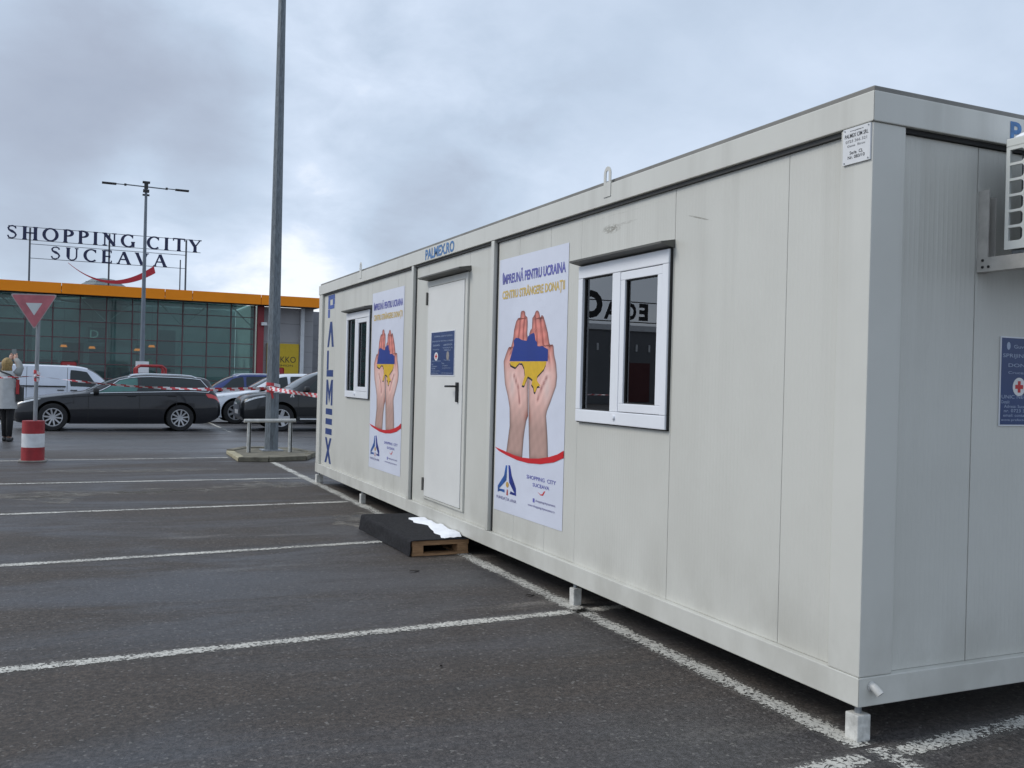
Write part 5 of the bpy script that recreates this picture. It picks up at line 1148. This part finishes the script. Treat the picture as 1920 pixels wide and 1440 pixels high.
# roof-top sign of the hall: serif letters built from strokes
def glyph(ch):
    """strokes (points, widths) in a box of height 1; returns (strokes, advance)"""
    T, t = .195, .095; sf = .07
    def stem(x, w=T, z0=0, z1=1): return [([(x, z0), (x, z1)], [w, w])]
    def serif(x, z, hw=.13): return [([(x-hw, z), (x+hw, z)], [sf, sf])]
    def st(x, w=T): return stem(x, w)+serif(x, sf/2)+serif(x, 1-sf/2)
    def arc(cx, cz, rx, rz, a0, a1, thick=T, thin=t, n=22):
        P, Wd = [], []
        for k in range(n+1):
            a = R(a0+(a1-a0)*k/n); P.append((cx+rx*math.cos(a), cz+rz*math.sin(a))); Wd.append(thin+(thick-thin)*abs(math.cos(a))**1.5)
        return [(P, Wd)]
    d = {'H': (st(.15)+st(.75)+[([(.2, .52), (.7, .52)], [t, t])], .9), 'I': (st(.15), .3), 'O': (arc(.45, .5, .37, .47, 0, 360), .9),
         'P': (st(.15)+arc(.24, .74, .30, .235, 90, -90)+[([(.15, .975), (.26, .975)], [t, t]), ([(.15, .505), (.26, .505)], [t, t])], .62),
         'N': ([([(.15, 0), (.15, 1)], [t, t]), ([(.14, .97), (.72, .03)], [T, T]), ([(.72, 0), (.72, 1)], [t, t])]+serif(.15, sf/2)+serif(.08, 1-sf/2, .09)+serif(.72, 1-sf/2), .86),
         'G': (arc(.45, .5, .37, .47, 50, 330)+st2(.74) if False else arc(.45, .5, .37, .47, 48, 322)+[([(.73, .03), (.73, .40)], [T, T])]+serif(.73, .41, .12)+[([(.70, .97), (.70, .72)], [sf, sf])], .86),
         'C': (arc(.45, .5, .37, .47, 48, 312)+[([(.70, .97), (.70, .72)], [sf, sf])], .80), 'T': (st(.38)[:2]+[([(.38, 0), (.38, 1)], [T, T]), ([(.02, .975), (.74, .975)], [t, t]), ([(.03, 1), (.03, .80)], [sf, sf]), ([(.73, 1), (.73, .80)], [sf, sf])], .76),
         'Y': ([([(.39, 0), (.39, .45)], [T, T]), ([(.39, .42), (.10, .97)], [T, T]), ([(.39, .42), (.70, .97)], [t, t])]+serif(.39, sf/2)+serif(.10, 1-sf/2)+serif(.70, 1-sf/2, .10), .8),
         'S': ([([(.50, .78), (.48, .90), (.33, .97), (.17, .93), (.09, .80), (.13, .66), (.30, .55), (.45, .44), (.52, .30), (.46, .12), (.30, .03), (.13, .07), (.07, .24)], [t, t, t, .08, .11, .12, T, .12, .11, .08, t, t, t])], .6),
         'U': ([([(.17, .97), (.17, .30), (.21, .12), (.34, .03), (.50, .05), (.62, .16), (.66, .32), (.66, .97)], [T, T, .11, .075, t, t, t, t])]+serif(.17, 1-sf/2)+serif(.66, 1-sf/2, .11), .82),
         'E': (st(.15)+[([(.15, .975), (.58, .975)], [t, t]), ([(.15, .52), (.50, .52)], [t, t]), ([(.15, .025), (.60, .025)], [t, t]), ([(.575, 1), (.575, .80)], [sf, sf]), ([(.595, 0), (.595, .2)], [sf, sf]), ([(.50, .43), (.50, .61)], [sf, sf])], .66),
         'A': ([([(.10, 0), (.41, .98)], [t, t]), ([(.41, .98), (.74, .02)], [T, T]), ([(.22, .36), (.60, .36)], [t, t])]+serif(.10, sf/2, .10)+serif(.74, sf/2), .86),
         'V': ([([(.10, .98), (.43, .02)], [T, T]), ([(.43, .02), (.74, .98)], [t, t])]+serif(.10, 1-sf/2)+serif(.74, 1-sf/2, .10), .86)}
    return d[ch]
def letter_mesh(ch, w, h, depth=.12):
    strokes, adv = glyph(ch); m = MB(); kx = w/adv
    for si, (P, Wd) in enumerate(strokes):
        P = [Vector(p) for p in P]; L, Rr = [], []
        for i, p in enumerate(P):
            d = (P[min(i+1, len(P)-1)]-P[max(i-1, 0)]).normalized(); n_ = Vector((-d.y, d.x)); L.append(p+n_*Wd[i]/2); Rr.append(p-n_*Wd[i]/2)
        y0, y1 = -.0015*si, depth-.001*si; n_ = len(P)
        rows = [[(q.x*kx, y0, q.y*h) for q in L], [(q.x*kx, y0, q.y*h) for q in Rr], [(q.x*kx, y1, q.y*h) for q in Rr], [(q.x*kx, y1, q.y*h) for q in L], [(q.x*kx, y0, q.y*h) for q in L]]
        m.grid(rows); k = len(m.v)-5*n_
        m.f += [(k, k+n_, k+2*n_, k+3*n_), (k+n_-1, k+2*n_-1, k+3*n_-1, k+4*n_-1)]; m.mi += [0, 0]
    return m
def build_roof_sign():
    t = tag(empty('roof_sign', (0, 72, 7.0)), 'roof sign of dark blue serif letters over a red smile on thin posts', 'sign')
    ink = mat('sign_navy', (.012, .018, .075), .5, var=.1); stl = mat('sign_frame_grey', (.10, .11, .125), .5)
    def row(s, x0, x1, z, h):
        gap = .25; adv = [.22 if c == ' ' else glyph(c)[1] for c in s]; tot = sum(adv)+gap*(len(s)-1); k = (x1-x0)/tot; x = x0
        for c, a in zip(s, adv):
            if c != ' ': letter_mesh(c, a*k, h).build('letter', ink, t, loc=(x, 0, z-7.0))
            x += (a+gap)*k
    row('SHOPPING CITY', -7.98, 5.05, 10.56, .92); row('SUCEAVA', -5.2, 2.62, 9.30, .90)
    n_ = 40; up, lo = [], []
    for i in range(n_+1):
        f = i/n_; x = -4.05+f*5.75; z = 9.12-4.9*f*(1-f)*(1-.10*f)+.0*f; th = .04+.56*f**1.5*(1-.15*f)
        up.append((x, z-7+th*.35)); lo.append((x+th*.25, z-7-th*.65))
    m = MB(); m.grid([[(x, -.05, z) for x, z in up], [(x, -.05, z) for x, z in lo], [(x, .08, z) for x, z in lo], [(x, .08, z) for x, z in up], [(x, -.05, z) for x, z in up]]); k = n_+1; m.f.append((k-1, 2*k-1, 3*k-1, 4*k-1)); m.mi.append(0)
    m.build('red_smile', mat('smile_red', (.50, .015, .03), .45), t)
    for x in (-6.52, -1.35, 3.97): MB().box(x-.06, x+.06, .16, .28, -.2, 4.42).build('post', stl, t)
    MB().box(3.6, 3.68, .9, 1.0, -.2, 3.0).build('stay', stl, t)
    for x0, x1, z in ((-7.9, 5.0, 4.46), (-7.9, 5.0, 3.55), (-6.5, 3.97, 3.28), (-6.5, 3.97, 2.28)): MB().box(x0, x1, .13, .155, z-.02, z+.02).build('rail', stl, t)
build_roof_sign()

# trolley-bay markers and shelter hoop seen over the car roofs
def build_bay_signs():
    for i, (x, y) in enumerate(((-3.46, 40), (5.0, 40))):
        z = gz(y); t = tag(empty('bay_sign', (x, y, z)), ('red trolley bay sign peeping over the white van roof', 'red trolley bay sign beside the lamp post above the white car')[i], 'sign', 'red trolley bay signs')
        MB().tube([(0, .05, 0), (0, .05, 1.72-z)], .03, 8).build('post', GALV, t)
        b = MB().box(-.30, .30, -.03, .03, 1.46-z, 1.80-z).build('sign_panel', RED, t, bevel=.08); MB().box(-.12, .10, -.036, -.031, 1.46-z, 1.58-z).box(-.05, .04, -.036, -.031, 1.59-z, 1.66-z).build('white_mark', WHITE, b)
    z = gz(42); t = tag(empty('trolley_shelter', (-.15, 42, z)), 'red hooped trolley shelter behind the estate car roof', 'trolley shelter')
    for dy in (0, 1.8): MB().tube([(-.6, dy, 0), (-.6, dy, 1.6-z), (-.45, dy, 1.72-z), (.45, dy, 1.72-z), (.6, dy, 1.6-z), (.6, dy, 0)], .06, 8).build('hoop', RED, t)
    for x in (-.6, .6): MB().tube([(x, .06, .9), (x, 1.74, .9)], .03, 6).build('side_bar', RED, t)
build_bay_signs()

# fallen bits on the asphalt
def build_debris():
    dm = mat('dead_leaf', (.018, .014, .010), .8)
    for (x, y, rz, L, lab) in ((-.62, 3.85, .15, .085, 'dark dead leaf on the asphalt in front of the pallet step'), (-.13, 2.85, .1, .07, 'thin dark twig on the asphalt near the second container foot'), (-1.25, 1.55, .9, .03, 'small dark pebble on the asphalt below the near bay line')):
        rows = [[(L*(u-.5), L*.16*math.sin(math.pi*min(.98, max(.02, u)))*w+.004*math.sin(9*u), .006+.008*(1-abs(w))+.004*math.sin(5*u)) for w in (-1, -.3, .4, 1)] for u in np.linspace(0, 1, 9)]
        o = MB().grid(rows).build('leaf' if L > .08 else ('twig' if L > .05 else 'pebble'), dm, loc=(x, y, 0)); o.rotation_euler[2] = rz; tag(o, lab, 'leaf' if L > .08 else ('twig' if L > .05 else 'pebble'))
build_debris()
